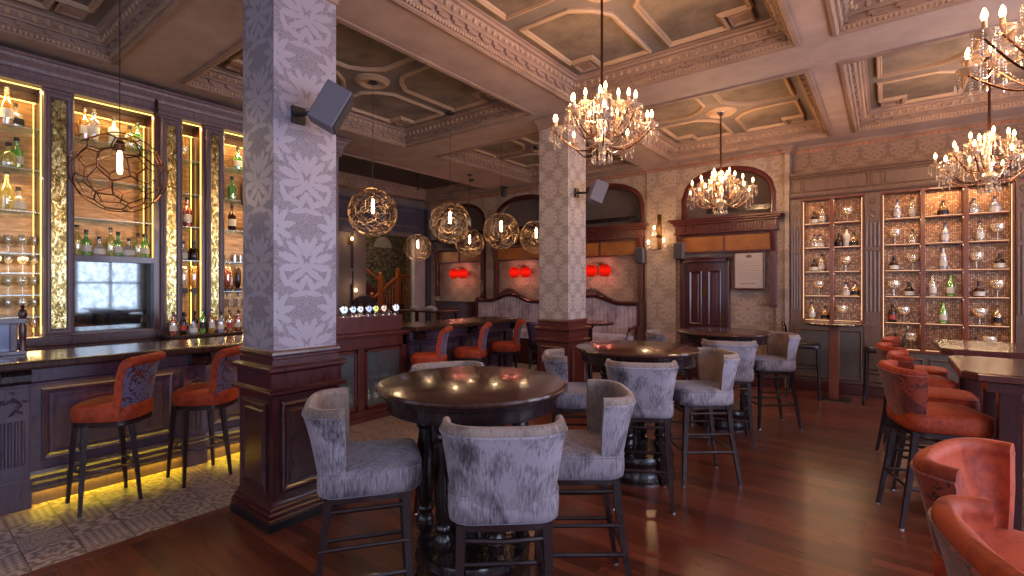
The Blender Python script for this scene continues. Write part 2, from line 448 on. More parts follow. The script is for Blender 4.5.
def coffer(x0, x1, y0, y1, dark=False):
    R = [(x0,y0),(x1,y0),(x1,y1),(x0,y1)]
    # stepped cornice climbing from the soffit to the coffer bed
    prof = [(-.03,CZ),(-.03,CZ-.016),(0,CZ-.026),(.018,CZ-.016),(.02,CZ),(.035,CZ+.01),(.042,CZ+.024),(.05,CZ+.03),(.053,CZ+.085),(.07,CZ+.092),(.075,CZ+.105),(.09,CZ+.115),(.11,CZ+.145),(.115,CZ+.16),(.14,CZ+.165),(.148,CZ+.185),(.165,CZ+.19),(.17,CT+.02)]
    MB().ring(R, prof).build('coffer_molding', M['mould'] if not dark else M['mould'], ceiling, smooth=35)
    MB().box(x0, x1, y0, y1, CT, CT+.1).build('coffer_bed', M['dark_ceiling'] if dark else M['band'], ceiling)
    # dentils and scroll blocks
    d = MB(); g = MB()
    def run(xa, ya, xb, yb, nx, ny):
        L = sqrt((xb-xa)**2 + (yb-ya)**2); tx, ty = (xb-xa)/L, (yb-ya)/L
        n = int(L/.034)
        for k in range(n):                      # bead course
            s = (k+.5)*L/n; w = .008
            cx, cy = xa+tx*s+nx*.035, ya+ty*s+ny*.035
            d.box(cx-w*abs(tx)-.006*abs(nx), cx+w*abs(tx)+.006*abs(nx), cy-w*abs(ty)-.006*abs(ny), cy+w*abs(ty)+.006*abs(ny), CZ-.004, CZ+.024)
        n = int(L/.17)
        for k in range(n):                      # wave-scroll course on the fascia: stepped block pairs
            s = (k+.5)*L/n
            for (o_, w, za, zb, pj) in ((-.025,.05,.032,.052,.016),(.02,.03,.05,.082,.02)):
                cx, cy = xa+tx*(s+o_)+nx*.057, ya+ty*(s+o_)+ny*.057
                g.box(cx-w*abs(tx)-pj*abs(nx), cx+w*abs(tx)+pj*abs(nx), cy-w*abs(ty)-pj*abs(ny), cy+w*abs(ty)+pj*abs(ny), CZ+za, CZ+zb)
        n = int(L/.085)
        for k in range(n):                      # egg course
            s = (k+.5)*L/n; w = .02
            cx, cy = xa+tx*s+nx*.105, ya+ty*s+ny*.105
            loops = [[(cx+w*q*cos(a)*(abs(tx)+.8*abs(nx)), cy+w*q*sin(a)*(abs(ty)+.8*abs(ny)), CZ+.105+zz) for a in [pi*t/3 for t in range(6)]] for q, zz in ((.3,0),(1,.015),(1,.035),(.5,.06))]
            d.loft(loops)
    run(x0, y0, x1, y0, 0, 1); run(x1, y0, x1, y1, -1, 0); run(x1, y1, x0, y1, 0, -1); run(x0, y1, x0, y0, 1, 0)
    d.build('dentil_course', M['cream'] if not dark else M['mould'], ceiling); g.build('scroll_course', M['mould'], ceiling)
    if dark: return
    # four shaped panels round the medallion
    cx, cy = (x0+x1)/2, (y0+y1)/2; I = .27
    for sx in (-1, 1):
        for sy in (-1, 1):
            ax, ay = .11, .12                     # half widths of the plain cross band
            X1, Y1 = (x1-x0)/2 - I, (y1-y0)/2 - I; ch = .27; nt_ = .24
            P = [(ax, ay+ch), (ax+ch*.42, ay+ch*.42), (ax+ch, ay), (X1, ay), (X1, Y1-nt_), (X1-nt_, Y1-nt_), (X1-nt_, Y1), (ax, Y1)]
            P = [(cx+sx*px, cy+sy*py) for px, py in P]
            if sx*sy < 0: P = P[::-1]
            MB().ring(P, [(-.025,CT+.01),(-.025,CT-.02),(-.015,CT-.034),(0,CT-.034),(.006,CT-.022),(.018,CT-.026),(.026,CT-.008),(.03,CT+.01)]).build('panel_molding', M['cream'], ceiling, smooth=35)
            MB().ngon([(p[0], p[1], CT-.004) for p in P]).build('coffer_panel', M['panel'], ceiling, fix=False)
            q = [(cx+sx*(X1-nt_*.8), cy+sy*(Y1-nt_*.8)), (cx+sx*X1, cy+sy*(Y1-nt_*.8)), (cx+sx*X1, cy+sy*Y1), (cx+sx*(X1-nt_*.8), cy+sy*Y1)]
            if sx*sy < 0: q = q[::-1]
            MB().ring(q, [(0,CT+.01),(0,CT-.03),(.012,CT-.036),(.024,CT-.03),(.03,CT-.02)]).ngon([(*p, CT-.02) for p in q]).build('corner_block', M['mould'], ceiling)
    prof = [(.0,-.012),(.07,-.012),(.10,-.02),(.125,-.045),(.15,-.045),(.17,-.02),(.19,-.015),(.2,0.004)]
    MB().lathe(prof, (cx, cy, CT), 32).build('ceiling_rose', M['cream'], ceiling, smooth=40)
    return cx, cy
for xa, xb in XR:
    for ya, yb in YR: coffer(xa, xb, ya, yb)
coffer(*XHd, *YHd, dark=True)

# ---------------------------------------------------------------- columns
def column(x0, y0, n):
    w, h = .5, .52; x1, y1 = x0+w, y0+h; e = .035
    R = lambda q: [(x0+q, y0+q), (x1-q, y0+q), (x1-q, y1-q), (x0+q, y1-q)]
    c = struct(MB().box(x0+e, x1-e, y0+e, y1-e, 1.12, CZ).build(n, M['dam_col'] if n == 'column_front' else M['dam_col2']))
    MB().ring(R(0), [(.1,1.14),(e-.012,1.14),(e-.02,1.125),(e-.02,1.11),(e-.005,1.10),(e-.005,1.085),(e-.014,1.08),(e-.014,1.045),(-.005,1.04),(-.02,1.03),(-.02,1.012),(-.005,1.0),(.008,.99),(.008,.895),(-.005,.89),(-.018,.88),(-.018,.865),(0,.855),(.02,.845),(.02,.17),(.012,.16),(.008,.14),(-.004,.13),(-.004,.11),(-.016,.1),(-.016,.075),(-.022,.07),(-.022,0)]).build('column_casing', M['mahog'] if n == 'column_front' else M['redwood'], c, smooth=30)
    MB().ring(R(-.024), [(0,0),(0,.055),(.004,.06),(.03,.06)]).build('plinth_block', M['plinthblack'], c)
    for k, (nx, ny) in enumerate(((1,0),(0,-1),(-1,0),(0,1))):
        cx, cy = (x0+x1)/2 + nx*(w/2-.02), (y0+y1)/2 + ny*(h/2-.02)
        hw = (h if nx else w)/2 - .075
        prof = [(0,0),(0,.018),(.012,.024),(.024,.016),(.034,.006),(.05,.006),(.06,.016),(.075,.016)]
        p2 = [(-hw,.22),(hw,.22),(hw,.80),(-hw,.80)]
        b = MB().ring(p2, prof); b.add([(p[0], p[1], .004) for p in p2], [(0,1,2,3)])
        q2 = [(-hw+.075,.295),(hw-.075,.295),(hw-.075,.725),(-hw+.075,.725)]
        b.add([(p[0], p[1], .016) for p in q2], [(0,1,2,3)])
        Mx = Matrix(((-ny, 0, nx, cx), (nx, 0, ny, cy), (0, 1, 0, 0), (0,0,0,1)))
        b.xf(Mx).build('raised_panel', M['mahog'] if n == 'column_front' else M['redwood'], c)
    # little capital under the beam
    MB().ring(R(e), [(0,CZ-.13),(-.012,CZ-.125),(-.012,CZ-.1),(-.03,CZ-.06),(-.05,CZ-.03),(-.05,CZ-.001)]).build('capital', M['mould'], c, smooth=35)
    return c
M['dam_col2'] = damask('beige damask column paper', S(136,118,112), S(176,158,150), P=.26, Hh=.36, vo=.1)
column(-3.595, 1.525, 'column_front'); column(-3.595, 5.19, 'column_rear')

# ---------------------------------------------------------------- walls
WY = 8.6; RY = 8.85
BAYS = [(-2.84,-1.37), (-5.25,-3.52), (-7.1,-5.4), (-8.95,-7.35)]
def archz(x, a, b, sp=3.06, ap=3.54):
    t = (2*x - a - b)/(b - a); return sp + (ap-sp)*sqrt(max(0, 1 - abs(t)**2.2))
wb = MB()
edges = sorted([-9.6, -1.18] + [v for b in BAYS for v in b])
for i in range(len(edges)-1):
    a, b = edges[i], edges[i+1]
    bay = [q for q in BAYS if abs(q[0]-a) < .01]
    if not bay: wb.box(a, b, WY, RY+.1, 0, CZ)
    else:
        n = 28
        for k in range(n):
            xa, xb = a+(b-a)*k/n, a+(b-a)*(k+1)/n; za, zb = archz(xa,a,b), archz(xb,a,b)
            wb.add([(xa,WY,za),(xb,WY,zb),(xb,RY+.1,zb),(xa,RY+.1,za),(xa,WY,CZ),(xb,WY,CZ),(xb,RY+.1,CZ),(xa,RY+.1,CZ)], [(0,1,5,4),(3,7,6,2),(0,3,2,1)])
wall_back = struct(wb.build('wall_back', M['dam_wall']))
rb = MB()
for a, b in BAYS: rb.box(a-.02, b+.02, RY, RY+.05, 2.5, 3.7)
rb.build('recess_upper', M['recess'], wall_back)
rb = MB()
for a, b in BAYS: rb.box(a-.02, b+.02, WY+.1, RY+.05, 0, 2.5)
rb.build('recess_lower', M['dam_wall'], wall_back)
rl = MB()
for a, b in BAYS: rl.box(a+.35, b-.05, RY-.03, RY, 2.82, 2.9)
rl.build('recess_ledge', M['black'], wall_back)
# pier standing proud between the door bay and the banquette bay
struct(MB().box(-3.46, -2.93, WY-.05, WY, 0, 3.62).build('wall_pier', M['dam_wall']))
struct(MB().box(-1.24, -1.18, WY-.06, WY+.0, 0, 3.62).build('wall_return', M['dam_wall']))
struct(MB().box(-1.18, 3.3, 8.78, 9.0, 0, CZ).build('wall_gin', M['dam_frieze']))
# gilded cornice along the back wall
def cornice(path, name):
    """path in plan, profile = (outward, z) to the right-hand side of travel"""
    b = MB(); d = MB()
    prof = [(0,3.60),(.015,3.605),(.02,3.62),(.03,3.625),(.03,3.65),(.06,3.665),(.07,3.68),(.08,3.685),(.08,3.70)]
    loops = []
    for o_, z in prof:
        L = []
        for i, p in enumerate(path):
            p = Vector(p); nn = []
            if i > 0: dd = (p-Vector(path[i-1])).normalized(); nn.append(Vector((dd.y,-dd.x)))
            if i < len(path)-1: dd = (Vector(path[i+1])-p).normalized(); nn.append(Vector((dd.y,-dd.x)))
            n_ = nn[0] if len(nn) == 1 else (nn[0]+nn[1])/max((nn[0]+nn[1]).dot(nn[0]), .3)
            q = p + n_*o_; L.append((q.x, q.y, z))
        loops.append(L)
    b.loft(loops, False, False, closed=False)
    for i in range(len(path)-1):
        p, q = Vector(path[i]), Vector(path[i+1]); L = (q-p).length
        if L < .2: continue
        t = (q-p)/L; nn = Vector((t.y,-t.x)); n = int(L/.075)
        for k in range(n):
            c = p + t*((k+.5)*L/n); w = .024
            d.box(c.x-abs(t.x)*w-abs(nn.x)*.05, c.x+abs(t.x)*w+abs(nn.x)*.05, c.y-abs(t.y)*w-abs(nn.y)*.05, c.y+abs(t.y)*w+abs(nn.y)*.05, 3.627, 3.652)
    o = struct(b.build(name, M['mould'], smooth=30)); d.build('dentil', M['gilt'], o); return o
cornice([(-9.2,WY),(-3.46,WY),(-3.46,WY-.05),(-2.93,WY-.05),(-2.93,WY),(-1.24,WY),(-1.24,WY-.06),(-1.18,WY-.06),(-1.18,8.78),(3.0,8.78)], 'trim_2')
struct(MB().box(-9.2, -3.6, WY-.03, WY, 0, .16).box(-3.48,-2.9,WY-.08,WY-.0,0,.16).box(-2.0,-1.2,WY-.03,WY+.05,0,.16).build('baseboard_back', M['redwood'], bevel=.01))

# left: the back-bar wall, the far wall with the stair opening
struct(MB().box(-6.9, -6.52, -2.8, 4.0, 0, CZ).build('wall_left', M['recess']))
fl = MB().box(-9.5, -9.4, 3.0, 6.72, 0, CZ).box(-9.5, -9.4, 8.2, 11.5, 0, CZ).box(-9.5, -9.4, 6.72, 8.2, 2.78, CZ)
wf = struct(fl.build('wall_far_left', M['lobby']))
struct(MB().box(-9.4, -6.52, 2.9, 3.1, 0, CZ).build('wall_lobby_end', M['recess']))
fp = MB().box(-9.4, -9.34, 3.1, 6.9, 2.75, 3.52).box(-9.4, -9.34, 6.9, 8.6, 2.88, 3.52)
fp.build('frieze_board', M['recess_blue'], wf)
pm = MB()
for ya, yb in ((4.2,5.2),(5.4,6.4),(6.6,7.3),(7.5,8.3)):
    pm.ring([(ya,3.0),(yb,3.0),(yb,3.42),(ya,3.42)], [(0,0),(0,.03),(.03,.035),(.04,0)])
pm.xf(Matrix(((0,0,1,-9.34),(1,0,0,0),(0,1,0,0),(0,0,0,1)))).build('frieze_panel', M['greywood'], wf)
MB().box(-9.4,-9.3,8.16,8.5,0,2.8).build('pier_face', M['pier'], wf)
MB().box(-9.4,-9.2,8.5,8.6,0,3.5).build('corner_strip', M['recess_blue'], wf)
MB().box(-9.42,-9.3,6.4,6.72,0,2.78).build('pier_face', M['lobby'], wf)
MB().box(-9.4,-9.3,5.2,6.4,1.88,1.95).box(-9.4,-9.34,5.2,6.4,1.6,1.88).build('chimney_shelf', M['lobby'], wf, bevel=.01)
# lobby beyond the opening: rubble wall and pale lunette
wst = struct(MB().box(-12.5, -12.3, 4, 11.5, 0, CZ).box(-12.3,-9.7,10.4,10.6,0,CZ).build('wall_stair', M['stone']))
lun = MB(); lun.ngon([(-12.28, 9.5+.34*cos(t*pi/14), 2.74+.34*sin(t*pi/14)) for t in range(15)] )
lun.build('lunette', M['pier'], wst, fix=False)

# right and rear walls with the street windows
def win_wall(name, axis, at, lo, hi, wins, thick=.25):
    b = MB(); z0, z1 = .85, 3.15
    e = [lo] + [v for w in wins for v in w] + [hi]
    for i in range(0, len(e), 2):
        b.box(at, at+thick, e[i], e[i+1], 0, CZ)
    for a, c in wins: b.box(at, at+thick, a, c, 0, z0); b.box(at, at+thick, a, c, z1, CZ)
    if axis == 'y': b.v = [(y, x, z) for x, y, z in b.v]
    w = struct(b.build(name, M['dam_wall'])); return w
def window(i, axis, at, a, c):
    z0, z1 = .85, 3.15; b = MB(); t = .05
    b.box(at, at+.08, a, a+t, z0, z1).box(at, at+.08, c-t, c, z0, z1).box(at, at+.08, a, c, z0, z0+t).box(at, at+.08, a, c, z1-t, z1)
    b.box(at, at+.08, a, c, 1.62, 1.67)
    for k in (1/3, 2/3): m = a+(c-a)*k; b.box(at+.01, at+.07, m-.025, m+.025, z0, z1)
    g = MB().box(at+.035, at+.045, a+t, c-t, z0+t, z1-t)
    if axis == 'y':
        b.v = [(y, x, z) for x, y, z in b.v]; g.v = [(y, x, z) for x, y, z in g.v]
    w = struct(b.build('window_%d' % i, M['pier'])); struct(g.build('window_pane', M['pane'], w))
RW = [(-1.6,.2), (.8,2.7), (3.4,5.5), (6.1,7.7)]
win_wall('wall_right', 'x', 3.05, -2.8, 9.0, RW)
for i, (a, c) in enumerate(RW): window(i+1, 'x', 3.12, a, c)
BW = [(-5.6,-3.4), (-2.6,-.4), (.4,2.4)]
win_wall('wall_rear', 'y', -2.8, -6.9, 3.3, BW, -.25)
for i, (a, c) in enumerate(BW): window(i+5, 'y', -2.95, a, c)

# ---------------------------------------------------------------- bay joinery
def bay_trim(a, b, full):
    n = 24; pts = [(a, 2.7)] + [(a+(b-a)*k/n, archz(a+(b-a)*k/n, a, b)) for k in range(n+1)] + [(b, 2.7)]
    cx = (a+b)/2; L = []
    for (w, y) in ((-.0, WY+.03),(-.0, WY-.015),(.03,WY-.03),(.07,WY-.03),(.085,WY-.01),(.09,WY+.03)):
        row = []
        for x, z in pts:
            dx, dz = cx-x, 2.7-z-.05; l = sqrt(dx*dx+dz*dz) or 1
            k = w if z > 2.71 else w
            row.append((x+dx/l*k if z > 2.71 else x+math.copysign(w, dx), y, z+dz/l*k if z > 2.71 else z))
        L.append(row)
    return MB().loft(L, False, False, closed=False)
for i, (a, b) in enumerate(BAYS):
    struct(bay_trim(a, b, 1).build('trim_%d' % (3+i), M['redwood'] if i < 2 else M['mahog'], smooth=40))
def mantel(a, b, posts, name_label, wood_, low=1.2, amber=True):
    cx = (a+b)/2
    t = empty('overmantel_shelf', (cx, WY, 2.1), 0, name_label, 'wall shelf', 'carved pelmet shelves under the arches')
    h = (b-a)/2 + .1
    def bx(m, x0, x1, y0, y1, z0, z1): m.box(x0, x1, y0, y1, z0-2.1, z1-2.1)
    m = MB(); bx(m, -h-.04, h+.04, -.22, .0, 2.665, 2.70); bx(m, -h, h, -.19, 0, 2.635, 2.665); bx(m, -h+.03, h-.03, -.15, 0, 2.60, 2.635)
    bx(m, -h+.06, h-.06, -.11, 0, 2.47, 2.60); bx(m, -h+.04, h-.04, -.13, 0, 2.44, 2.475)
    m.build('cornice', M[wood_], t, bevel=.006)
    r = MB(); n = int((2*h-.4)/.045)
    for k in range(n):
        x = -h+.2+(2*h-.4)*(k+.5)/n; r.box(x-.012, x+.012, -.125, -.1, 2.485-2.1, 2.59-2.1)
    r.build('reeded_frieze', M[wood_], t)
    f = MB(); bx(f, -h+.1, h-.1, -.05, .02, 2.40, 2.44); bx(f, -h+.1, h-.1, -.05, .02, 2.12, 2.15); bx(f, -.012, .012, -.05, .02, 2.15, 2.40)
    f.build('panel_frame', M[wood_], t, bevel=.004)
    for s in (-1, 1): MB().box(min(s*.012, s*(h-.12)), max(s*.012, s*(h-.12)), -.03, .0, .05, .30).build('amber_panel', M['amber'], t)
    for s, zb in posts:
        p = MB(); x = s*(h-.12); bx(p, x-.045, x+.045, -.07, .03, zb, 2.44); bx(p, x-.055, x+.055, -.08, .03, zb, zb+.04)
        p.build('post', M[wood_], t, bevel=.006)
        k = MB().loft([[(x-.035, -.07, .34), (x+.035, -.07, .34), (x+.035, -.07, .0), (x-.035, -.07, .0)],
                       [(x-.035, -.16, .34), (x+.035, -.16, .34), (x+.035, -.09, .06), (x-.035, -.09, .06)]])
        k.build('bracket', M[wood_], t, bevel=.008)
mantel(-2.88, -1.38, [(1, 1.24), (-1, 1.98)], 'reddish carved shelf with two amber panels above the dark door', 'redwood')
mantel(-5.25, -3.56, [(1, 1.0), (-1, 1.0)], 'carved shelf and amber panels above the sofa half hidden by the rear column', 'redwood')
mantel(-7.05, -5.4, [(1, 1.0), (-1, 1.0)], 'dark shelf and amber panels behind the hanging globe lights, over the left sofa', 'mahog')
mantel(-8.95, -7.4, [(1, 1.0), (-1, 1.3)], 'dark shelf and amber panels over the table in the far left corner bay', 'mahog')

# door
dr = struct(MB().box(-2.84,-2.78,8.5,8.62,0,2.02).box(-2.1,-2.04,8.5,8.62,0,2.02).box(-2.84,-2.04,8.5,8.62,1.96,2.02).box(-2.87,-2.01,8.48,8.62,2.02,2.05).build('door_1', M['mahog'], bevel=.008))
dl = MB().box(-2.78,-2.1,8.56,8.6,0,1.96).build('door_leaf', M['mahog'], dr)
for xa, xb in ((-2.70,-2.49),(-2.39,-2.18)):
    for za, zb in ((.9,1.82),(.15,.72)):
        b = MB().ring([(xa,za),(xb,za),(xb,zb),(xa,zb)], [(0,0),(0,.012),(.012,.02),(.025,.01),(.035,.002),(.05,.002),(.06,.012)]).add([(xa+.06,za+.06,.012),(xb-.06,za+.06,.012),(xb-.06,zb-.06,.012),(xa+.06,zb-.06,.012)],[(0,1,2,3)])
        b.xf(Matrix(((1,0,0,0),(0,0,-1,8.56),(0,1,0,0),(0,0,0,1)))).build('door_panel', M['mahog'], dl)
MB().box(-2.475,-2.405,8.548,8.556,1.38,1.56).build('door_plaque', M['brass'], dl)
MB().box(-2.17,-2.12,8.548,8.556,.84,1.08).tube([(-2.145,8.55,.98),(-2.145,8.51,.98),(-2.21,8.51,.98)], .009).build('door_handle', M['brass'], dl)

# framed notice
nt_ = empty('framed_notice', (-1.76, 8.6, 1.5), 0, 'tall framed printed notice on the damask wall right of the dark door', 'framed notice')
f = MB().ring([(-.235,0),(.235,0),(.235,.62),(-.235,.62)], [(0,.0),(0,.03),(.012,.034),(.02,.022),(.028,.022),(.03,.01)]).xf(Matrix(((1,0,0,0),(0,0,-1,-.0),(0,1,0,0),(0,0,0,1))))
f.build('frame', M['redwood'], nt_)
MB().box(-.21,.21,-.015,-.004,.02,.6).build('printed_sheet', M['paper'], nt_)
tx = MB(); random.seed(3)
tx.lathe([(.0,0),(.045,0),(.045,.002),(0,.002)], (0,0,0), 16, 1, .55).xf(Matrix(((1,0,0,0),(0,0,-1,-.015),(0,1,0,.54),(0,0,0,1))))
for k in range(9):
    z = .45 - k*.035; x = -.17
    while x < .15:
        w = random.uniform(.01,.03); tx.box(x, x+w, -.017, -.015, z, z+(.005)); x += w+.006
x = -.14
for w in (.02,.022,.018,.02,.008,.02,.02,.024,.018): tx.box(x, x+w*.8, -.017, -.015, .09, .108); x += w+.008
tx.build('print', M['ink'], nt_)
# ================================================================== BOTTLES AND GLASSES
def bottle_proto(kind):
    K = {
     'round': ([(0,0),(.034,0),(.037,.006),(.037,.15),(.03,.175),(.014,.2),(.012,.245),(.015,.25),(.015,.262),(0,.262)], .05,.12,.262,.02),
     'gin': ([(0,0),(.036,0),(.039,.006),(.039,.13),(.034,.148),(.013,.165),(.012,.205),(.015,.208),(.015,.215),(0,.215)], .04,.1,.215,.03),
     'squat': ([(0,0),(.045,0),(.05,.01),(.05,.07),(.035,.11),(.015,.125),(.014,.15),(.018,.152),(.018,.158),(0,.158)], .02,.07,.158,.03),
     'tall': ([(0,0),(.03,0),(.033,.006),(.033,.18),(.024,.205),(.012,.22),(.011,.275),(.014,.277),(.014,.285),(0,.285)], .06,.14,.285,.018),
     'tapered': ([(0,0),(.03,0),(.033,.005),(.041,.15),(.038,.168),(.014,.19),(.012,.225),(.015,.228),(.015,.235),(0,.235)], .05,.115,.235,.025),
    }
    return K[kind]
BP = {}
def bottle(kind, m, lab, capm, loc, label, group, name='spirit_bottle', s=1.0, cat='bottle'):
    key = (kind, m, lab, capm)
    if key not in BP:
        prof, z0, z1, zt, ch = bottle_proto(kind)
        t = empty(name, loc, 0, label, cat, group)
        MB().lathe(prof, n=14).build('bottle_body', M[m], t, smooth=50)
        if lab:
            r0 = [r for r, z in prof if z <= z0+.03][-1]
            rr = [(r, z) for r, z in prof]
            def rad(z):
                for (ra, za), (rb_, zb_) in zip(rr, rr[1:]):
                    if za <= z <= zb_ and zb_ > za: return ra+(rb_-ra)*(z-za)/(zb_-za)
                return r0
            MB().loft([[((rad(z)+.0012)*cos(2*pi*j/14), (rad(z)+.0012)*sin(2*pi*j/14), z) for j in range(14)] for z in (z0, (z0+z1)/2, z1)], False, False).build('label_band', M[lab], t, smooth=50)
        MB().lathe([(0,zt-.002),(.0165,zt-.002),(.0165,zt+ch),(0,zt+ch)], n=10).build('stopper', M[capm], t)
        BP[key] = t
    else: t = copy_tree(BP[key], loc, random.uniform(0,6), label, group=group)
    t.scale = (s, s, s); t.location = loc
    return t
GP = {}
def glassware(kind, loc, label, group, s=1.0):
    P = {'wine': [(0,0),(.034,0),(.034,.003),(.004,.008),(.004,.075),(.02,.085),(.036,.11),(.037,.135),(.03,.17),(.029,.17),(.035,.135),(.034,.112),(.018,.09),(0,.086)],
         'balloon': [(0,0),(.038,0),(.038,.003),(.005,.008),(.005,.085),(.03,.095),(.056,.125),(.06,.15),(.055,.185),(.0535,.185),(.058,.15),(.054,.127),(.028,.1),(0,.094)],
         'tumbler': [(0,0),(.03,0),(.036,.1),(.0345,.1),(.029,.008),(0,.008)]}
    if kind not in GP:
        o = MB().lathe(P[kind], n=16).build({'wine':'wine_glass','balloon':'balloon_glass','tumbler':'tumbler_glass'}[kind], M['wineglass'], loc=loc, smooth=50)
        tag(o, label, 'glass', group); GP[kind] = o
    else:
        o = GP[kind].copy(); COL.objects.link(o); o.location = loc; tag(o, label, 'glass', group)
    o.scale = (s, s, s); return o
ORD = ['first','second','third','fourth','fifth','sixth','seventh','eighth','ninth','tenth','eleventh','twelfth','thirteenth','fourteenth','fifteenth','sixteenth','seventeenth','eighteenth']

# ================================================================== BACK BAR (face at X=-6.2)
FX = -6.2; BX = -6.5
bb = empty('back_bar_cabinet', (FX, 0, 0), 0, 'tall grey-stained back bar cabinet with lit niches and gold glass strips', 'back bar cabinet')
def L(x): return x - FX
Y0, YE = -.9, 4.02
# entablature
e = MB().box(L(BX), .0, Y0, YE, 3.40, 3.642)
prof = [(.0,3.40),(.03,3.405),(.03,3.43),(.045,3.45),(.045,3.50),(.055,3.505),(.055,3.53),(.06,3.54),(.07,3.56),(.09,3.58),(.10,3.60),(.10,3.612),(.12,3.625),(.12,3.64),(0,3.642)]
e.loft([[(o_, Y0-o_*0, z), (o_, YE+o_, z), (L(BX), YE+o_, z)] for o_, z in prof], False, False, closed=False)
e.build('entablature', M['greywood'], bb, smooth=30)
MB().box(-.02,.06,1.80,1.83,3.40,3.6).build('crack_strip', M['black'], bb)
def pil(ya, yb, hammer=True, z0=1.08):
    p = MB().box(L(BX), 0, ya, yb, z0, 3.40)
    w = (yb-ya)
    p.ring([(ya,z0+.01),(yb,z0+.01),(yb,3.38),(ya,3.38)], [(.0,0),(.0,.03),(.02,.042),(.04,.03),(.055,.02),(.06,.006)], ) if False else None
    q = MB().ring([(ya+.005,z0+.02),(yb-.005,z0+.02),(yb-.005,3.37),(ya+.005,3.37)], [(0,0),(0,.03),(.015,.04),(.03,.03),(.042,.03),(.055,.01)])
    q.xf(Matrix(((0,0,1,0),(1,0,0,0),(0,1,0,0),(0,0,0,1))))
    p.v, off = p.v + q.v, len(p.v); p.f += [tuple(i+off for i in f) for f in q.f]
    o = p.build('pilaster', M['greywood'], bb)
    if hammer: MB().box(0.0,.012, ya+.06, yb-.06, z0+.08, 3.31).build('gold_glass_strip', M['hammer'], bb)
pil(-.9,-.66); pil(.94,1.165); pil(1.86,2.07); pil(2.3,2.5); pil(3.3,3.52); 
MB().box(L(BX), 0, 1.81, 1.86, 1.08, 3.40).box(L(BX),0,2.27,2.30,1.08,3.4).build('reveal_board', M['redwood'], bb)
MB().box(L(BX), 0, 3.52, 4.02, 0, 3.40).build('end_panel', M['greywood'], bb)
MB().box(L(BX)-.02, L(BX), -.7, 3.52, 1.05, 3.42).build('copper_backing', M['copper'], bb)
# back-bar base below the niches
base = MB().box(L(BX), .06, Y0, 1.84, .0, 1.0).box(L(BX), .02, Y0, 1.84, 1.0, 1.09).box(L(BX), .0, 1.84, 3.52, .0, 1.08)
base.build('cabinet_base', M['mahog'], bb, bevel=.006)
for k in range(6):
    ya = -.55+k*.4
    b = MB().ring([(ya,.78),(ya+.34,.78),(ya+.34,.97),(ya,.97)], [(0,0),(0,.015),(.012,.02),(.03,.004)]).xf(Matrix(((0,0,1,.06),(1,0,0,0),(0,1,0,0),(0,0,0,1))))
    b.build('base_panel', M['greywood'], bb)
rc = empty('back_counter', (-6.0, 2.7, 0), 0, 'raised dark wooden back counter crowded with bottles, right of the mirror', 'counter')
MB().box(-.2,.18,-.84,.84,1.0,1.045).build('counter_top', M['bartop'], rc, bevel=.01)
MB().box(-.14,.13,-.82,.82,0,1.0).build('counter_body', M['mahog'], rc)
# niches
NI = {0:(-.66,.94,[3.01,2.63,2.245,1.86,1.68,1.48,1.28]), 1:(1.165,1.81,[3.01,2.62,2.23]), 2:(2.07,2.27,[2.98,2.6,2.23,1.85]), 3:(2.5,3.3,[2.98,2.6,2.23,1.85,1.5])}
for k, (ya, yb, sh) in NI.items():
    for z in sh: MB().box(L(BX)+.01, -.03, ya, yb, z-.01, z).build('glass_shelf', M['shelfglass'], bb)
    led = MB().box(-.03,-.018, ya+.004, yb-.004, 3.378,3.386).box(L(BX)+.03,L(BX)+.04, ya+.004, yb-.004, 3.3,3.31)
    led.box(-.03,-.018, yb-.010, yb-.004, 1.12 if k != 1 else 1.86, 3.375).box(L(BX)+.04,L(BX)+.052, yb-.026, yb-.02, 1.12 if k != 1 else 1.86, 3.3)
    led.build('led_strip', M['led'], bb)
# mirror section
MB().box(L(BX)+.02,-.0,1.165,1.81,1.80,1.86).build('mirror_rail', M['barwood'], bb)
MB().box(-.06,-.0,1.165,1.81,1.06,1.11).build('mirror_rail', M['greywood'], bb)
MB().box(-.005,.005,-.325,.325,-.36,.36).build('foxed_mirror', M['mirror'], bb, loc=(-.09,1.4875,1.455), rot=(0,0,radians(3.2)))

random.seed(11)
GRB = 'bottles in the lit back bar niches'; GRG = 'glasses on the back bar shelves'
names = {0:'left niche', 1:'niche above the mirror', 2:'narrow niche', 3:'niche beside the front column'}
specs = {
 (0,3.01):[('squat','clear_b','label_b'),('round','amber_b','label_w')], (0,2.63):[('gin','green_b','label_w'),('squat','yellow_b',None)],
 (0,2.245):[('squat','clear_b','label_w'),('round','yellow_b',None)],
 (1,3.01):[('round','amber_b','label_w'),('tapered','clear_b','label_w'),('gin','label_w',None),('squat','yellow_b',None),('gin','green_b','label_w')],
 (2,1.85):[('squat','clear_b','label_w'),('squat','brown_b',None)], (2,2.23):[('round','red_b','label_w')],
 (3,2.98):[('gin','green_b','label_w'),('tapered','amber_b','label_w')], (3,2.6):[('gin','green_b',None),('round','brown_b','label_w'),('tall','green_b','label_w')],
 (3,2.23):[('round','brown_b','label_w'),('squat','amber_b','label_w'),('tall','clear_b','label_b')],
 (3,1.5):[('tall','amber_b','label_w'),('round','brown_b','label_w'),('tall','red_b','label_w'),('round','amber_b','label_w')]}
desc = {'green_b':'green glass','clear_b':'clear glass','amber_b':'amber glass','yellow_b':'yellow glass','brown_b':'dark brown','red_b':'red','blue_b':'pale blue','label_w':'cream white'}
def shelf_no(k, z):
    s = NI[k][2]
    return ('the %s shelf from the top' % ORD[s.index(z)])
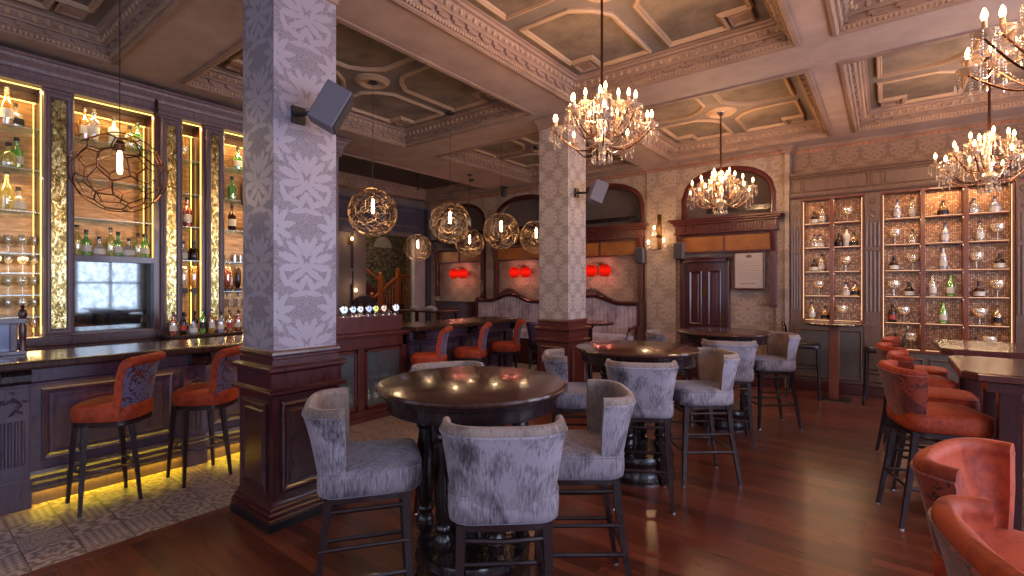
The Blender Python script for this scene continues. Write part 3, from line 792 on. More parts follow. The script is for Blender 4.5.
for (k, z), lst in specs.items():
    ya, yb, sh = NI[k]; n = len(lst)
    lo = max(ya, .62) if k == 0 else ya
    for i, (kd, m, lb) in enumerate(lst):
        y = lo + (yb-lo)*(i+.6)/(n+.2)
        if (k, z) == (0, 3.01): y = (.78, .72)[i]
        if (k, z) == (0, 2.63): y = (.79, .73)[i]
        if (k, z) == (0, 2.245): y = (.80, .72)[i]
        if (k, z) == (1, 3.01): y = (1.27,1.33,1.5,1.62,1.70)[i]
        bottle(kd, m, lb, 'cap', (-6.34 + (i % 2)*.05, y, z), '%s bottle on %s, %s, %s from left' % (desc[m], shelf_no(k, z).replace(' from the top',' down').replace('the ',''), names[k], ORD[i]), GRB, s=1.2)
# the row of green bottles on the beam above the mirror
for i, (y, m, kd) in enumerate(((1.2,'yellow_b','round'),(1.27,'green_b','gin'),(1.37,'clear_b','squat'),(1.46,'yellow_b','round'),(1.52,'green_b','gin'),(1.61,'clear_b','squat'),(1.69,'yellow_b','gin'),(1.75,'green_b','gin'))):
    bottle(kd, m, 'label_w' if m != 'yellow_b' else None, 'cap', (-6.28, y, 1.86), '%s bottle on the ledge directly above the mirror, %s from the left' % (desc[m], ORD[i]), 'bottles on the ledge above the mirror', s=1.05)
for z in (1.86,1.68,1.48,1.28):
    n = 9
    for i in range(n):
        glassware('wine', (-6.36 + (i % 2)*.07, .22 + .69*i/(n-1), z), 'stemmed glass on %s in the left niche, %s from the left' % (shelf_no(0, z).replace(' from the top',' down'), ORD[i]), GRG, .98)
for i in range(9):
    glassware('wine', (-6.36 + (i % 2)*.07, .22 + .69*i/8, 1.09), 'stemmed glass at the bottom of the left niche, %s from the left' % ORD[i], GRG, .98)
glassware('balloon', (-6.34, 2.13, 2.98), 'balloon glass alone on top shelf of the narrow niche', GRG, .9)
for i in range(7): glassware('tumbler', (-6.38+(i % 2)*.08, 2.56+.1*i, 2.23 if i > 3 else 1.85), 'tumbler standing in the niche beside the front column, %s from the left' % ORD[i], GRG, .9)
for z in (1.09,1.3):
    for i in range(7): glassware('tumbler', (-6.4, 2.56+.1*i, z), 'stacked tumbler behind the bar taps niche, %s %s' % (('lower row','upper row')[z > 1.2], ORD[i]), GRG, 1.0)
# optics: inverted spirit bottles on dispensers
OPT = []
for i, (y, m) in enumerate(((2.12,'clear_b'),(2.22,'amber_b'),(2.58,'red_b'),(2.7,'brown_b'),(2.82,'amber_b'),(2.95,'clear_b'))):
    t = empty('optic_dispenser', (-6.3, y, 1.5), 0, 'upside-down %s bottle in a bar optic, %s optic from the left' % (desc[m], ORD[i]), 'optic', 'bar optics in the back bar')
    MB().lathe([(0,.0),(.016,0),(.018,.03),(.03,.07),(.036,.1),(.036,.27),(.03,.285),(0,.285)], n=14).build('inverted_bottle', M[m], t, smooth=50)
    MB().lathe([(0,-.07),(.012,-.07),(.012,-.03),(.022,-.02),(.022,.03),(0,.03)], n=12).box(-.05,.02,-.025,.025,-.005,.025).build('dispenser', M['steel'], t)
    MB().box(.02,.03,-.032,.032,-.02,.035).build('brand_plate', M['label_b'], t)
# bottles standing on the raised back counter
random.seed(5)
rowm = [('round','red_b','label_w'),('gin','clear_b','label_w'),('round','brown_b','label_r'),('gin','clear_b','label_b'),('squat','blue_b','label_w'),('round','brown_b','label_w'),('tall','green_b','label_b'),('round','brown_b','label_b'),('tall','amber_b','label_w'),('squat','red_b','label_w'),('gin','blue_b','label_w'),('tapered','clear_b','label_w'),('round','amber_b','label_r'),('gin','blue_b','label_w'),('round','red_b','label_w'),('tapered','clear_b','label_w'),('tall','clear_b','label_w'),('gin','clear_b','label_w')]
for i, (kd, m, lb) in enumerate(rowm):
    y = 1.90 + i*.046
    bottle(kd, m, lb, 'cap', (-5.93 - (i % 2)*.085, y, 1.045), '%s bottle standing on the raised back counter, %s from the left' % (desc[m], ORD[i]), 'bottles along the raised back counter', s=.86)

# ================================================================== BAR COUNTER (front at X=-4.85)
def raised(b, ya, yb, za, zb, x=0.0, core=True):
    q = MB().ring([(ya,za),(yb,za),(yb,zb),(ya,zb)], [(0,0),(0,.018),(.012,.026),(.03,.02),(.045,.006),(.06,.006),(.085,.02)])
    q.add([(ya+.085,za+.085,.02),(yb-.085,za+.085,.02),(yb-.085,zb-.085,.02),(ya+.085,zb-.085,.02)], [(0,1,2,3)])
    q.xf(Matrix(((0,0,1,x),(1,0,0,0),(0,1,0,0),(0,0,0,1))))
    b.add(q.v, q.f); return b
def bar_run(name, ya, yb, pils, label, cz=1.05):
    t = empty(name, (-4.85, 0, 0), 0, label, 'bar counter')
    body = MB().box(-.45, 0, ya, yb, .0, .99)
    body.build('bar_front', M['barwood'], t)
    MB().loft([[(o_, ya, z), (o_, yb, z)] for o_, z in ((.0,.24),(.02,.235),(.025,.21),(.045,.195),(.045,.165),(.06,.15),(.06,.12),(.07,.115),(.07,.10),(.03,.098),(.03,0))], False, False, closed=False).build('skirting', M['barwood'], t, smooth=30)
    MB().box(-.02,.15, ya, yb, .865,.885).box(0,.12,ya,yb,.885,.985).build('apron', M['barwood'], t, bevel=.006)
    MB().box(-.48,.25, ya, yb, .99, cz).build('counter_top', M['bartop'], t, bevel=.016)
    for p in pils:
        q = MB().box(0,.055,p-.085,p+.085,.0,.865).box(.05,.085,p-.09,p+.09,0,.2)
        for k in range(4): q.tube([(.055,p-.05+k*.033,.3),(.055,p-.05+k*.033,.62)], .012, 6)
        q.build('pilaster', M['barwood'], t, bevel=.004)
        # scrolled corbel under the counter
        sc = MB().loft([[(r0, yy, z) for r0, z in ((.1,.88),(.17,.885),(.20,.91),(.2,.95),(.17,.985),(.1,.985))] for yy in (p-.075, p+.075)])
        sc.build('corbel', M['black'], t, smooth=40)
        cv = MB(); random.seed(int(p*100))
        for k in range(16):
            yy = p + random.uniform(-.05,.05); zz = .7+random.uniform(-.04,.11)
            cv.lathe([(0,0),(.012,.004),(.016,.012),(.01,.02),(0,.022)], (0,0,0), 6).xf(Matrix.Identity(4)) if False else None
            a = random.uniform(0, 6.3); cv.tube([(.055,yy,zz),(.066,yy+.014*cos(a),zz+.014*sin(a)),(.055,yy+.03*cos(a+.7),zz+.03*sin(a+.7))], [.008,.009,.003], 5)
        cv.build('carved_leaf', M['barwood'], t, smooth=60)
    ed = sorted(pils); 
    seg = [(ed[i]+.13, ed[i+1]-.13) for i in range(len(ed)-1)]
    for a, c in seg:
        n = max(1, round((c-a)/.75)); w = (c-a)/n
        for k in range(n): raised(MB(), a+w*k+.02, a+w*(k+1)-.02, .3, .82).build('raised_panel', M['barwood'], t)
    return t
bar_run('bar_counter', -.9, 2.72, [-.54,.58,1.7,2.6], 'long dark panelled bar counter with corbels, left of the front column')
bar_run('bar_counter', 4.07, 6.3, [4.2,5.2,6.2], 'far stretch of bar counter behind the three distant orange stools')
# amber strip below the overhang
g = tag(MB().box(-4.83,-4.80,.7,2.6,.857,.864).build('under_counter_light', M['led']), 'yellow strip light tucked under the bar counter edge', 'strip light')

# ------------------------------------------------ fridge station with beer taps
st = empty('bottle_fridge', (-4.85, 3.4, 0), 0, 'glass-fronted bottle fridge in red mahogany casing under the beer taps', 'fridge')
b = MB().box(-.5,-.46,-.66,.67,0,1.0).box(-.5,.06,-.68,-.62,0,.98).box(-.5,.06,.60,.67,0,.98).box(-.5,.06,-.66,.67,0,.12).box(-.5,.06,-.66,.67,.83,1.0)
b.box(0,.06,-.04,.05,.12,.83)
b.build('casing', M['redwood'], st, bevel=.006)
MB().loft([[(o_, -.68, z), (o_, .68, z)] for o_, z in ((.06,.13),(.085,.12),(.09,.07),(.11,.06),(.11,0))], False, False, closed=False).build('plinth', M['redwood'], st, smooth=30)
MB().box(-.5,.14,-.68,.67,.985,1.01).box(-.5,.11,-.68,.67,.96,.985).build('ledge', M['redwood'], st, bevel=.008)
MB().box(-.4,-.02,-.68,.67,1.01,1.20).build('tap_box', M['redwood'], st, bevel=.008)
MB().box(-.46,-.45,-.62,.6,.12,.83).box(-.46,0,-.62,.6,.12,.13).box(-.4,-.02,-.6,.58,.46,.47).build('fridge_lining', M['fridge_in'], st)
for s0, s1 in ((-.6,-.05),(.06,.59)):
    d = MB().box(.035,.06,s0,s0+.035,.13,.82).box(.035,.06,s1-.035,s1,.13,.82).box(.035,.06,s0,s1,.13,.165).box(.035,.06,s0,s1,.785,.82).build('door', M['redwood'], st, bevel=.004)
    MB().box(.045,.05,s0+.035,s1-.035,.165,.785).build('glass_pane', M['pane'], d)
tagg = 'bottles inside the glass-fronted fridge'
for i in range(8):
    bottle('round', ('green_b','yellow_b')[i % 2], 'label_w', 'cap', (-5.05, 2.92+i*.125, .13), '%s bottle inside the fridge, %s from the left' % (desc[('green_b','yellow_b')[i % 2]], ORD[i]), tagg, s=.9)
TY = [3.08,3.28,3.40,3.50,3.62,3.72,3.84,3.93,4.03]
lensm = [emis('tap lens glow %d' % i, c, 1.15) for i, c in enumerate(((.75,.85,1),(.7,.85,1),(.6,.75,1),(.75,.8,1),(.5,.6,1),(.75,.9,.25),(.85,.6,.5),(.8,.85,1)))]
ink = mat('tap badge ink', S(40,60,90), .5)
for i, y in enumerate(TY):
    t = empty('beer_tap', (-4.97, y, 1.20), 0, 'chrome beer tap with %s lens, %s from the column side' % (('round bluish lit','round white lit','small blue-white lit','round grey-blue lit','round violet lit','round yellow-green lit','round pinkish lit','low unlit','bright white lit')[i], ORD[i]), 'beer tap', 'beer taps above the fridge')
    MB().lathe([(0,0),(.024,0),(.024,.008),(.012,.014),(.011,.06),(.014,.065),(.014,.08),(0,.08)], n=12).tube([(0,0,.04),(.05,0,.045),(.06,0,.02)], [.008,.008,.006], 8).build('tap_body', M['chrome'], t, smooth=40)
    MB().tube([(.02,0,.05),(.03,0,.15)], [.006,.009], 8).build('tap_handle', M['label_b'], t)
    if i != 7:
        r = .046 if i in (0,1,8) else .038
        MB().lathe([(0,-.008),(r+.005,-.008),(r+.005,.006),(r,.008),(r,.004),(0,.004)], n=20).xf(Matrix(((0,0,1,.02),(1,0,0,0),(0,1,0,.085),(0,0,0,1)))).build('lens_rim', M['chrome'], t, smooth=40)
        o = MB().lathe([(0,.006),(r-.002,.006),(r-.008,.012),(0,.014)], n=20).xf(Matrix(((0,0,1,.02),(1,0,0,0),(0,1,0,.085),(0,0,0,1)))).build('lens', lensm[min(i,7)], t, smooth=40)
        MB().box(.0345,.036,-.014,.014,.079,.087).box(.0345,.036,-.004,.004,.089,.10).build('badge', ink, t)

# framed glazed case with turned finials at the very left of the counter
fc = empty('framed_screen', (-5.12, .42, 1.05), 0, 'dark wooden framed glass screen with turned finial standing on bar at left edge', 'screen')
MB().box(-.03,.03,-.38,.27,0,.03).box(-.025,.025,-.38,.27,.23,.27).box(-.02,.02,-.38,-.34,.03,.23).box(-.02,.02,.18,.22,.03,.23).build('frame', M['barwood'], fc, bevel=.004)
MB().box(-.004,.004,-.34,.18,.03,.23).build('glass_panel', mat('bluish screen glass', S(120,130,165), .15), fc)
for y in (.25,): MB().lathe([(0,0),(.02,0),(.022,.06),(.014,.08),(.02,.12),(.022,.2),(.012,.24),(.02,.27),(.026,.3),(.02,.33),(.008,.345),(.012,.36),(0,.375)], (0,y,0), 14).build('finial_post', M['mahog'], fc, smooth=40)
cr = tag(MB().box(-.12,.12,-.18,.16,0,.13).box(-.1,.1,-.16,.14,.13,.14).build('wooden_box', M['redwood'], loc=(-5.3,.36,1.322), bevel=.008), 'plain brown box above the framed glass screen at left edge', 'box')
MB().box(-.05,.05,-.05,.05,0,.27).build('stand_foot', M['mahog'], cr, loc=(0,0,-.27))
# drip tray and small items on the bar
# ================================================================== CHAIRS
def shell(rows, th, n=26, p=.55, inner=True):
    """wrap-around upholstered back. rows=[(z, halfwidth, xback, xfront)] -> outer and padded inner surface"""
    loops = []
    for (z, a, xb, xf_) in rows:
        o = []; i = []
        for k in range(n+1):
            t = -pi/2 + pi*k/n; c, s_ = cos(t), sin(t)
            ox = xf_ + (xb-xf_)*abs(c)**p; oy = a*math.copysign(abs(s_)**p, s_)
            ix = xf_ + (xb-xf_+th)*abs(c)**p; iy = (a-th)*math.copysign(abs(s_)**p, s_)
            o.append((ox, oy, z)); i.append((ix, iy, z))
        loops.append((o, i))
    return loops
def back_parts(t, rows, th, m_out, m_in, rim=.0, p=.66, lip=.012):
    S_ = shell(rows, th, p=p)
    outer = MB().loft([o for o, i in S_], False, False, closed=False)
    # outer skin, 6 mm thick so it is a real panel
    S2 = shell([(z, a-.006, xb+.006, xf_) for z, a, xb, xf_ in rows], 0, p=p)
    L1 = [o for o, i in S_]; L2 = [o for o, i in S2]
    sk = MB().loft([a_ + b_[::-1] for a_, b_ in zip(L1, L2)])
    sk.build('back_panel', m_out, t, smooth=60)
    # padded lining: from inside face, over the rim
    core = []
    for (o, i), (o2, _) in zip(S_, S2):
        core.append(o2 + i[::-1])
    zt = core[-1][0][2]
    n = len(core[-1])
    cen = [((core[-1][k][0]+core[-1][n-1-k][0])/2, (core[-1][k][1]+core[-1][n-1-k][1])/2) for k in range(n)]
    for q, dz in ((1.12,.008),(1.12,.022),(.85,.036),(.45,.043)):
        core.append([(cen[k][0]+(core[len(S_)-1][k][0]-cen[k][0])*q, cen[k][1]+(core[len(S_)-1][k][1]-cen[k][1])*q, core[len(S_)-1][k][2]+dz) for k in range(n)])
    o = MB().loft(core).build('backrest', m_in, t, smooth=55)
    # piping along the rim outside
    pth = [Vector(v)+Vector((0,0,.004)) for v in S_[-1][0]]
    MB().tube(pth, .0055, 6).build('piping', m_out, t, smooth=60)
def seat_part(t, m, z0=.63, z1=.752, cx=.03, a=.232, b=.226, p=.33):
    L = []
    for q, z in ((.93,z0),(.985,z0+.012),(1,z0+.04),(1,z1-.035),(.975,z1-.012),(.9,z1-.001),(.7,z1+.006),(.35,z1+.01)):
        L.append(sup(a*q, b*q, p, 36, cx, 0, z))
    MB().loft(L).build('seat', m, t, smooth=50)
    MB().tube(sup(a*.985, b*.985, p, 36, cx, 0, z1-.012), .004, 6, closed=True).build('seat_piping', m, t, smooth=60)
def tub_chair(name, m_out, m_in, m_seat, label, cat, group, dx=0, th=.038):
    t = empty(name, (0,0,0), 0, label, cat, group)
    rows = [(.642,.135,-.17,-.09+dx),(.649,.165,-.186,-.085+dx),(.672,.19,-.197,-.08+dx),(.73,.21,-.21,-.075+dx),(.80,.225,-.222,-.075+dx),(.88,.236,-.238,-.075+dx),(.94,.246,-.253,-.078+dx),(.985,.254,-.266,-.08+dx)]
    back_parts(t, rows, th, m_out, m_in)
    seat_part(t, m_seat)
    MB().loft([sup(.2,.2,.4,20,.02,0,.6), sup(.2,.2,.4,20,.02,0,.635)]).build('seat_frame', M['leg'], t)
    for sx, sy in ((1,1),(1,-1),(-1,1),(-1,-1)):
        x0, x1 = (.185,.215) if sx > 0 else (-.15,-.235)
        pts = [(x0, sy*.17, .62), ((x0*.7+x1*.3), sy*.176, .38), (x1, sy*.2, 0)]
        MB().tube(pts, [.026,.022,.016], 4, sq=False).build('leg', M['leg'], t, smooth=40)
    # bent hoops and stretchers
    def hoop(z, k, r):
        f = (1-z/.62); X0 = .18+.035*f; Xb = -.15-.08*f; Y = .17+.03*f
        P = [(X0, -Y, z), (X0+.0, Y, z)]
        b = MB().tube([(Xb,-Y,z),(0,-Y-k*.4,z),(X0,-Y,z)], r, 6).tube([(Xb,Y,z),(0,Y+k*.4,z),(X0,Y,z)], r, 6)
        b.tube([(X0,-Y,z),(X0+k,-Y*.5,z),(X0+k*1.3,0,z),(X0+k,Y*.5,z),(X0,Y,z)], r, 6)
        return b, Xb, Y
    b, Xb, Y = hoop(.26, .0, .011); b.tube([(Xb,-Y,.26),(Xb,Y,.26)], .011, 6)
    b.build('footrest', M['leg'], t, smooth=50)
    b, Xb, Y = hoop(.56, .0, .010); b.tube([(Xb,-Y,.56),(Xb-.02,0,.56),(Xb,Y,.56)], .01, 6); b.build('upper_hoop', M['leg'], t, smooth=50)
    for sy in (-1, 1): MB().tube([(.205,sy*.185,.40),(-.19,sy*.185,.40)], .009, 6).build('stretcher', M['leg'], t)
    for sx, sy in ((1,1),(1,-1),(-1,1),(-1,-1)):
        x1 = .215 if sx > 0 else -.235
        MB().lathe([(0,0),(.016,0),(.016,.006),(0,.006)], (x1, sy*.2, 0), 8).build('glide', M['chrome'], t)
    return t
D = radians
G1 = 'grey velvet bar chairs at the round tables'
gc = tub_chair('bar_chair', M['grey_v'], M['grey_in'], M['grey_v'], '', 'bar chair', G1)
grey = [(-2.00,1.435,54,'crushed grey velvet bar chair left of the nearest round table, beside the front column casing'),
 (-1.30,1.63,131,'crushed grey velvet bar chair, back to the viewer, in front of the nearest round table'),
 (-1.27,2.235,218,'grey velvet bar chair at the right side of the nearest round table, taupe lining showing'),
 (-2.26,2.30,-32,'grey bar chair beyond the nearest round table, only its rim showing above the top'),
 (-1.97,3.41,34,'pale grey bar chair left of the second round table, in front of the rear column'),
 (-1.45,3.45,118,'plain-backed pale grey bar chair directly in front of the second round table'),
 (-1.21,4.11,220,'grey bar chair with taupe lining at the right side of the second round table'),
 (-2.0,5.62,28,'small pale grey chair back just above the far edge of the second round table'),
 (-1.27,5.24,110,'striped-looking grey bar chair in front of the third round table, near the dark door'),
 (-1.04,6.14,216,'grey bar chair at right of the third round table, nearest the poseur table')]
for i, (x, y, a, lb) in enumerate(grey):
    if i == 0: t = gc; t.location = (x, y, 0); t.rotation_euler = (0,0,D(a)); t['label'] = lb
    else: copy_tree(gc, (x, y, 0), D(a), lb)
G2 = 'orange tub bar chairs along the right hand tables'
oc = tub_chair('tub_bar_chair', M['floral'], M['orange_v'], M['orange_v'], '', 'bar chair', G2, -.035, .05)
orange = [(.36,2.08,-22,'second nearest orange tub bar chair at right edge, seen into its deep back'),
 (.37,1.50,14,'nearest orange tub bar chair, rim only, cut by the bottom right corner'),
 (.24,4.27,18,'orange tub bar chair with floral back and full legs showing, at the long right table'),
 (.27,4.95,2,'orange tub bar chair immediately behind the one whose full legs show'),
 (.2,5.62,12,'orange floral-backed tub bar chair, third along the far right tables'),
 (.22,6.3,0,'farthest orange tub bar chair, nearest the lit gin shelves')]
for i, (x, y, a, lb) in enumerate(orange):
    if i == 0: t = oc; t.location = (x, y, 0); t.rotation_euler = (0,0,D(a)); t['label'] = lb
    else: copy_tree(oc, (x, y, 0), D(a), lb)

# scroll-backed orange stools at the counter (face -X)
def scroll_stool():
    t = empty('bar_stool', (0,0,0), 0, '', 'bar stool', 'orange stools at the bar counter')
    seat = []
    for q, z in ((.9,.605),(.97,.612),(1,.64),(1,.69),(.96,.713),(.85,.725),(.5,.735),(.2,.737)):
        seat.append(sup(.22*q, .205*q, .7, 32, .0, 0, z))
    MB().loft(seat).build('seat', M['orange_v'], t, smooth=50)
    MB().loft([sup(.195,.18,.7,28,0,0,.57), sup(.212,.195,.7,28,0,0,.575), sup(.212,.195,.7,28,0,0,.607)]).build('seat_rail', M['leg'], t, smooth=40)
    # backrest: side profile swept across a gentle curve
    prof = [(.15,.62),(.165,.78),(.175,.87),(.19,.95),(.208,1.01),(.232,1.05),(.262,1.066),(.287,1.055),(.296,1.03),(.286,1.008),(.268,1.0),(.252,.99),(.238,.95),(.222,.87),(.212,.78),(.195,.62)]
    loops = []
    for k in range(-6, 7):
        s_ = k/6; y = .2*s_; bow = -.05*(abs(s_)**2.2); nar = 1
        loops.append([(x+bow, y*(.88+.14*(z-.62)/.44), z - .012*abs(s_)**3) for x, z in prof])
    MB().loft(loops).build('backrest', M['orange_v'], t, smooth=50)
    # patterned panel on the outer back
    pz = [(.1965,.625),(.2135,.78),(.2235,.87),(.2395,.95),(.2535,.988)]
    pl = []
    for k in range(-6, 7):
        s_ = k/6*.96; y = .2*s_; bow = -.05*(abs(s_)**2.2)
        pl.append([(x+bow+.002, y*(.88+.14*(z-.62)/.44), z) for x, z in pz] + [(x+bow-.004, y*(.88+.14*(z-.62)/.44), z) for x, z in pz[::-1]])
    MB().loft(pl).build('back_panel', M['floral_blue'], t, smooth=50)
    sd = MB()
    for s_ in (-1, 1):
        y = .2*s_
    for sx, sy in ((1,1),(1,-1),(-1,1),(-1,-1)):
        a = (.11 if sx > 0 else -.15); c = (.175 if sx > 0 else -.17)
        MB().tube([(a, sy*.13, .585), (a*.6+c*.4, sy*.15, .3), (c, sy*.17, 0)], [.024,.021,.014], 4).build('leg', M['leg'], t, smooth=40)
    ringp = [(.0+.165*cos(u*pi/12), .165*sin(u*pi/12), .27) for u in range(24)]
    MB().tube(ringp, .008, 8, closed=True).build('foot_ring', M['steel'], t, smooth=50)
    return t
sst = scroll_stool()
stools = [(-4.50,1.01,'nearest orange scroll-backed bar stool, in front of the left bar panels'),
 (-4.48,1.62,'orange scroll-backed bar stool tucked between the nearest stool and front column'),
 (-4.50,4.12,'orange bar stool just right of the bottle fridge, first of three at the far counter'),
 (-4.48,4.86,'middle one of three distant orange bar stools at the far counter'),
 (-4.50,5.66,'last orange bar stool at the far end of the counter, before the sofa')]
for i, (x, y, lb) in enumerate(stools):
    if i == 0: sst.location = (x, y, 0); sst['label'] = lb; sst.rotation_euler = (0,0,0)
    else: copy_tree(sst, (x, y, 0), D((0,0,4,3,6)[i]), lb)
for o in [o for o in COL.objects if o.parent and o.parent.name.startswith('bar_stool')]:
    i = int(o.parent.name[-3:]) if o.parent.name[-3:].isdigit() else 0
    if not o.name.startswith(('leg', 'foot')): q = D((44,42,34,34,32)[i]); o.rotation_euler = (0,0,q); o.location = (.035*cos(q)-.02, .035*sin(q)+.03, 0)   # the seats swivel on their frames

# dark floral stool by the rear column
fs = copy_tree(gc, (-4.12,6.2,0), D(105), 'dark floral-backed bar chair partly hidden left of the rear column'); fs['group'] = 'dark chairs'; del fs['group']
for c in fs.children:
    if c.name.startswith(('back', 'seat', 'piping')) and not c.name.startswith('seat_frame'):
        c.data = c.data.copy(); c.data.materials[0] = M['floral_blue'] if not c.name.startswith('seat') else M['dark_fab']

# black open-back stools by the gin shelves
def open_stool():
    t = empty('open_back_stool', (0,0,0), 0, '', 'bar stool', 'black open-backed stools by the gin shelves')
    seat = [sup(.21*q, .21*q, .5, 28, 0, 0, z) for q, z in ((.95,.69),(1,.70),(1,.735),(.93,.755),(.6,.765))]
    MB().loft(seat).build('seat', M['dark_fab'], t, smooth=50)
    MB().tube([(-.19,-.19,.7),(-.22,-.2,.88),(-.24,-.17,.99),(-.255,-.08,1.035),(-.26,0,1.045),(-.255,.08,1.035),(-.24,.17,.99),(-.22,.2,.88),(-.19,.19,.7)], .014, 8).build('back_hoop', M['black'], t, smooth=50)
    MB().tube([(-.215,-.195,.85),(-.235,0,.85),(-.215,.195,.85)], .011, 6).build('back_rail', M['black'], t, smooth=50)
    for sx, sy in ((1,1),(1,-1),(-1,1),(-1,-1)):
        MB().tube([(sx*.17,sy*.17,.7),(sx*.18,sy*.18,.3),(sx*.2,sy*.2,0)], [.02,.018,.015], 6).build('leg', M['black'], t, smooth=50)
    for z in (.25,.42):
        q = .185
        MB().tube([(q,-q,z),(q,q,z),(-q,q,z),(-q,-q,z)], .01, 6, closed=True).build('stretcher', M['black'], t)
    return t
os_ = open_stool(); os_.location = (-.93,8.0,0); os_.rotation_euler = (0,0,D(5)); os_['label'] = 'black open-backed stool left of the poseur table, against the damask wall'
copy_tree(os_, (-.03,8.05,0), D(178), 'black open-backed stool right of the poseur table, behind the orange chairs')

# ================================================================== TABLES
def round_table(x, y, label, r=.5):
    t = empty('round_bar_table', (x,y,0), 0, label, 'round table', 'tall round tables on turned columns')
    MB().lathe([(0,1.018),(r-.02,1.018),(r,1.026),(r+.004,1.036),(r,1.046),(r-.012,1.05),(0,1.05)], n=64).build('tabletop', M['top'], t, smooth=40)
    MB().lathe([(r-.10,.925),(r-.055,.93),(r-.05,.94),(r-.05,.99),(r-.03,1.0),(r-.025,1.018),(r-.12,1.018)], n=56).build('apron', M['black'], t, smooth=35)
    MB().box(-.36,.36,-.05,.05,.93,1.0).box(-.05,.05,-.36,.36,.93,1.0).build('bearer', M['black'], t)
    cp = [(0,.2),(.045,.2),(.048,.23),(.034,.245),(.042,.27),(.05,.30),(.044,.33),(.03,.35),(.046,.37),(.046,.385),(.034,.40),(.04,.42),(.047,.55),(.046,.68),(.038,.76),(.034,.80),(.046,.815),(.046,.83),(.036,.845),(.05,.87),(.052,.94),(0,.94)]
    for k in range(6):
        a = .6545 + k*pi/3
        MB().lathe(cp, (.255*cos(a), .255*sin(a), 0), 18).build('leg', M['black'], t, smooth=40)
    MB().lathe([(0,.2),(.06,.2),(.06,.25),(.035,.3),(.05,.45),(.035,.62),(.05,.7),(.05,.94),(0,.94)], n=18).build('centre_column', M['black'], t, smooth=40)
    MB().lathe([(0,0),(.305,0),(.31,.02),(.31,.06),(.30,.075),(.30,.15),(.307,.16),(.307,.175),(.295,.205),(0,.205)], n=40).build('base', M['black'], t, smooth=35)
    MB().lathe([(.309,.0),(.317,.0),(.317,.012),(.309,.012)], n=40).build('base_band', M['steel'], t, smooth=40)
    return t
t1 = round_table(-1.76,1.95,'nearest tall round table with a polished dark top, ringed by crushed velvet chairs')
copy_tree(t1, (-1.67,3.89,0), .05, 'second tall round table, its polished top showing red lantern reflections')
copy_tree(t1, (-1.47,5.85,0), .1, 'third tall round table, farthest, in front of the dark panelled door')
# poseur table by gin shelves
pt = empty('poseur_table', (-.57,8.02,0), 0, 'small poseur table on a square orange-brown post below the gin shelves', 'poseur table')
MB().lathe([(0,1.02),(.33,1.02),(.345,1.03),(.345,1.045),(.33,1.05),(0,1.05)], n=40).build('tabletop', M['top'], pt, smooth=40)
MB().box(-.055,.055,-.055,.055,.012,1.02).build('post', M['orangewood'], pt, bevel=.005)
MB().box(-.2,.2,-.2,.2,0,.014).build('base_plate', M['steel'], pt, bevel=.004)
pt2 = empty('poseur_table', (-3.35,6.2,0), 0, 'small dark round table peeping out right of the rear column, before the sofa', 'poseur table')
MB().lathe([(0,1.015),(.33,1.015),(.34,1.03),(.34,1.04),(.33,1.05),(0,1.05)], n=40).build('tabletop', M['top'], pt2, smooth=40)
MB().lathe([(0,0),(.2,0),(.2,.02),(.05,.05),(.035,.1),(.035,.95),(.08,1.015),(0,1.015)], n=20).build('pedestal', M['black'], pt2, smooth=40)
# long tables on the right
def long_table(y0, y1, label, x0=.36, x1=2.3):
    t = empty('long_bar_table', ((x0+x1)/2,(y0+y1)/2,0), 0, label, 'bar table', 'long rectangular bar tables on the right')
    hx, hy = (x1-x0)/2, (y1-y0)/2; c = .07
    P = [(-hx+c,-hy),(hx,-hy),(hx,hy),(-hx+c,hy),(-hx,hy-c),(-hx,-hy+c)]
    b = MB().ring(P, [(.02,1.0),(0,1.005),(0,1.04),(.008,1.05)]); b.ngon([(*p,1.0) for p in P]).build('top_edge', M['redwood'], t)
    b = MB(); Q = [(p[0]*.996, p[1]*.992, 1.05) for p in P]; b.loft([[(q[0],q[1],1.004) for q in Q], Q]).build('tabletop', M['top'], t)
    MB().box(-hx+.12,hx-.12,-hy+.1,hy-.1,.93,1.0).build('apron', M['redwood'], t)
    for sx in (-1, 0, 1):
        for sy in (-1, 1):
            MB().box(sx*(hx-.22)-.05,sx*(hx-.22)+.05,sy*(hy-.17)-.05,sy*(hy-.17)+.05,.0,.94).build('leg', M['mahog'], t, bevel=.005)
    return t
lt = long_table(3.93,4.85,'long rectangular bar table with polished top, nearer of two at right edge')
lt2 = copy_tree(lt, (1.33,5.75,0), 0, 'long rectangular bar table behind the nearer one, closest to gin shelves')

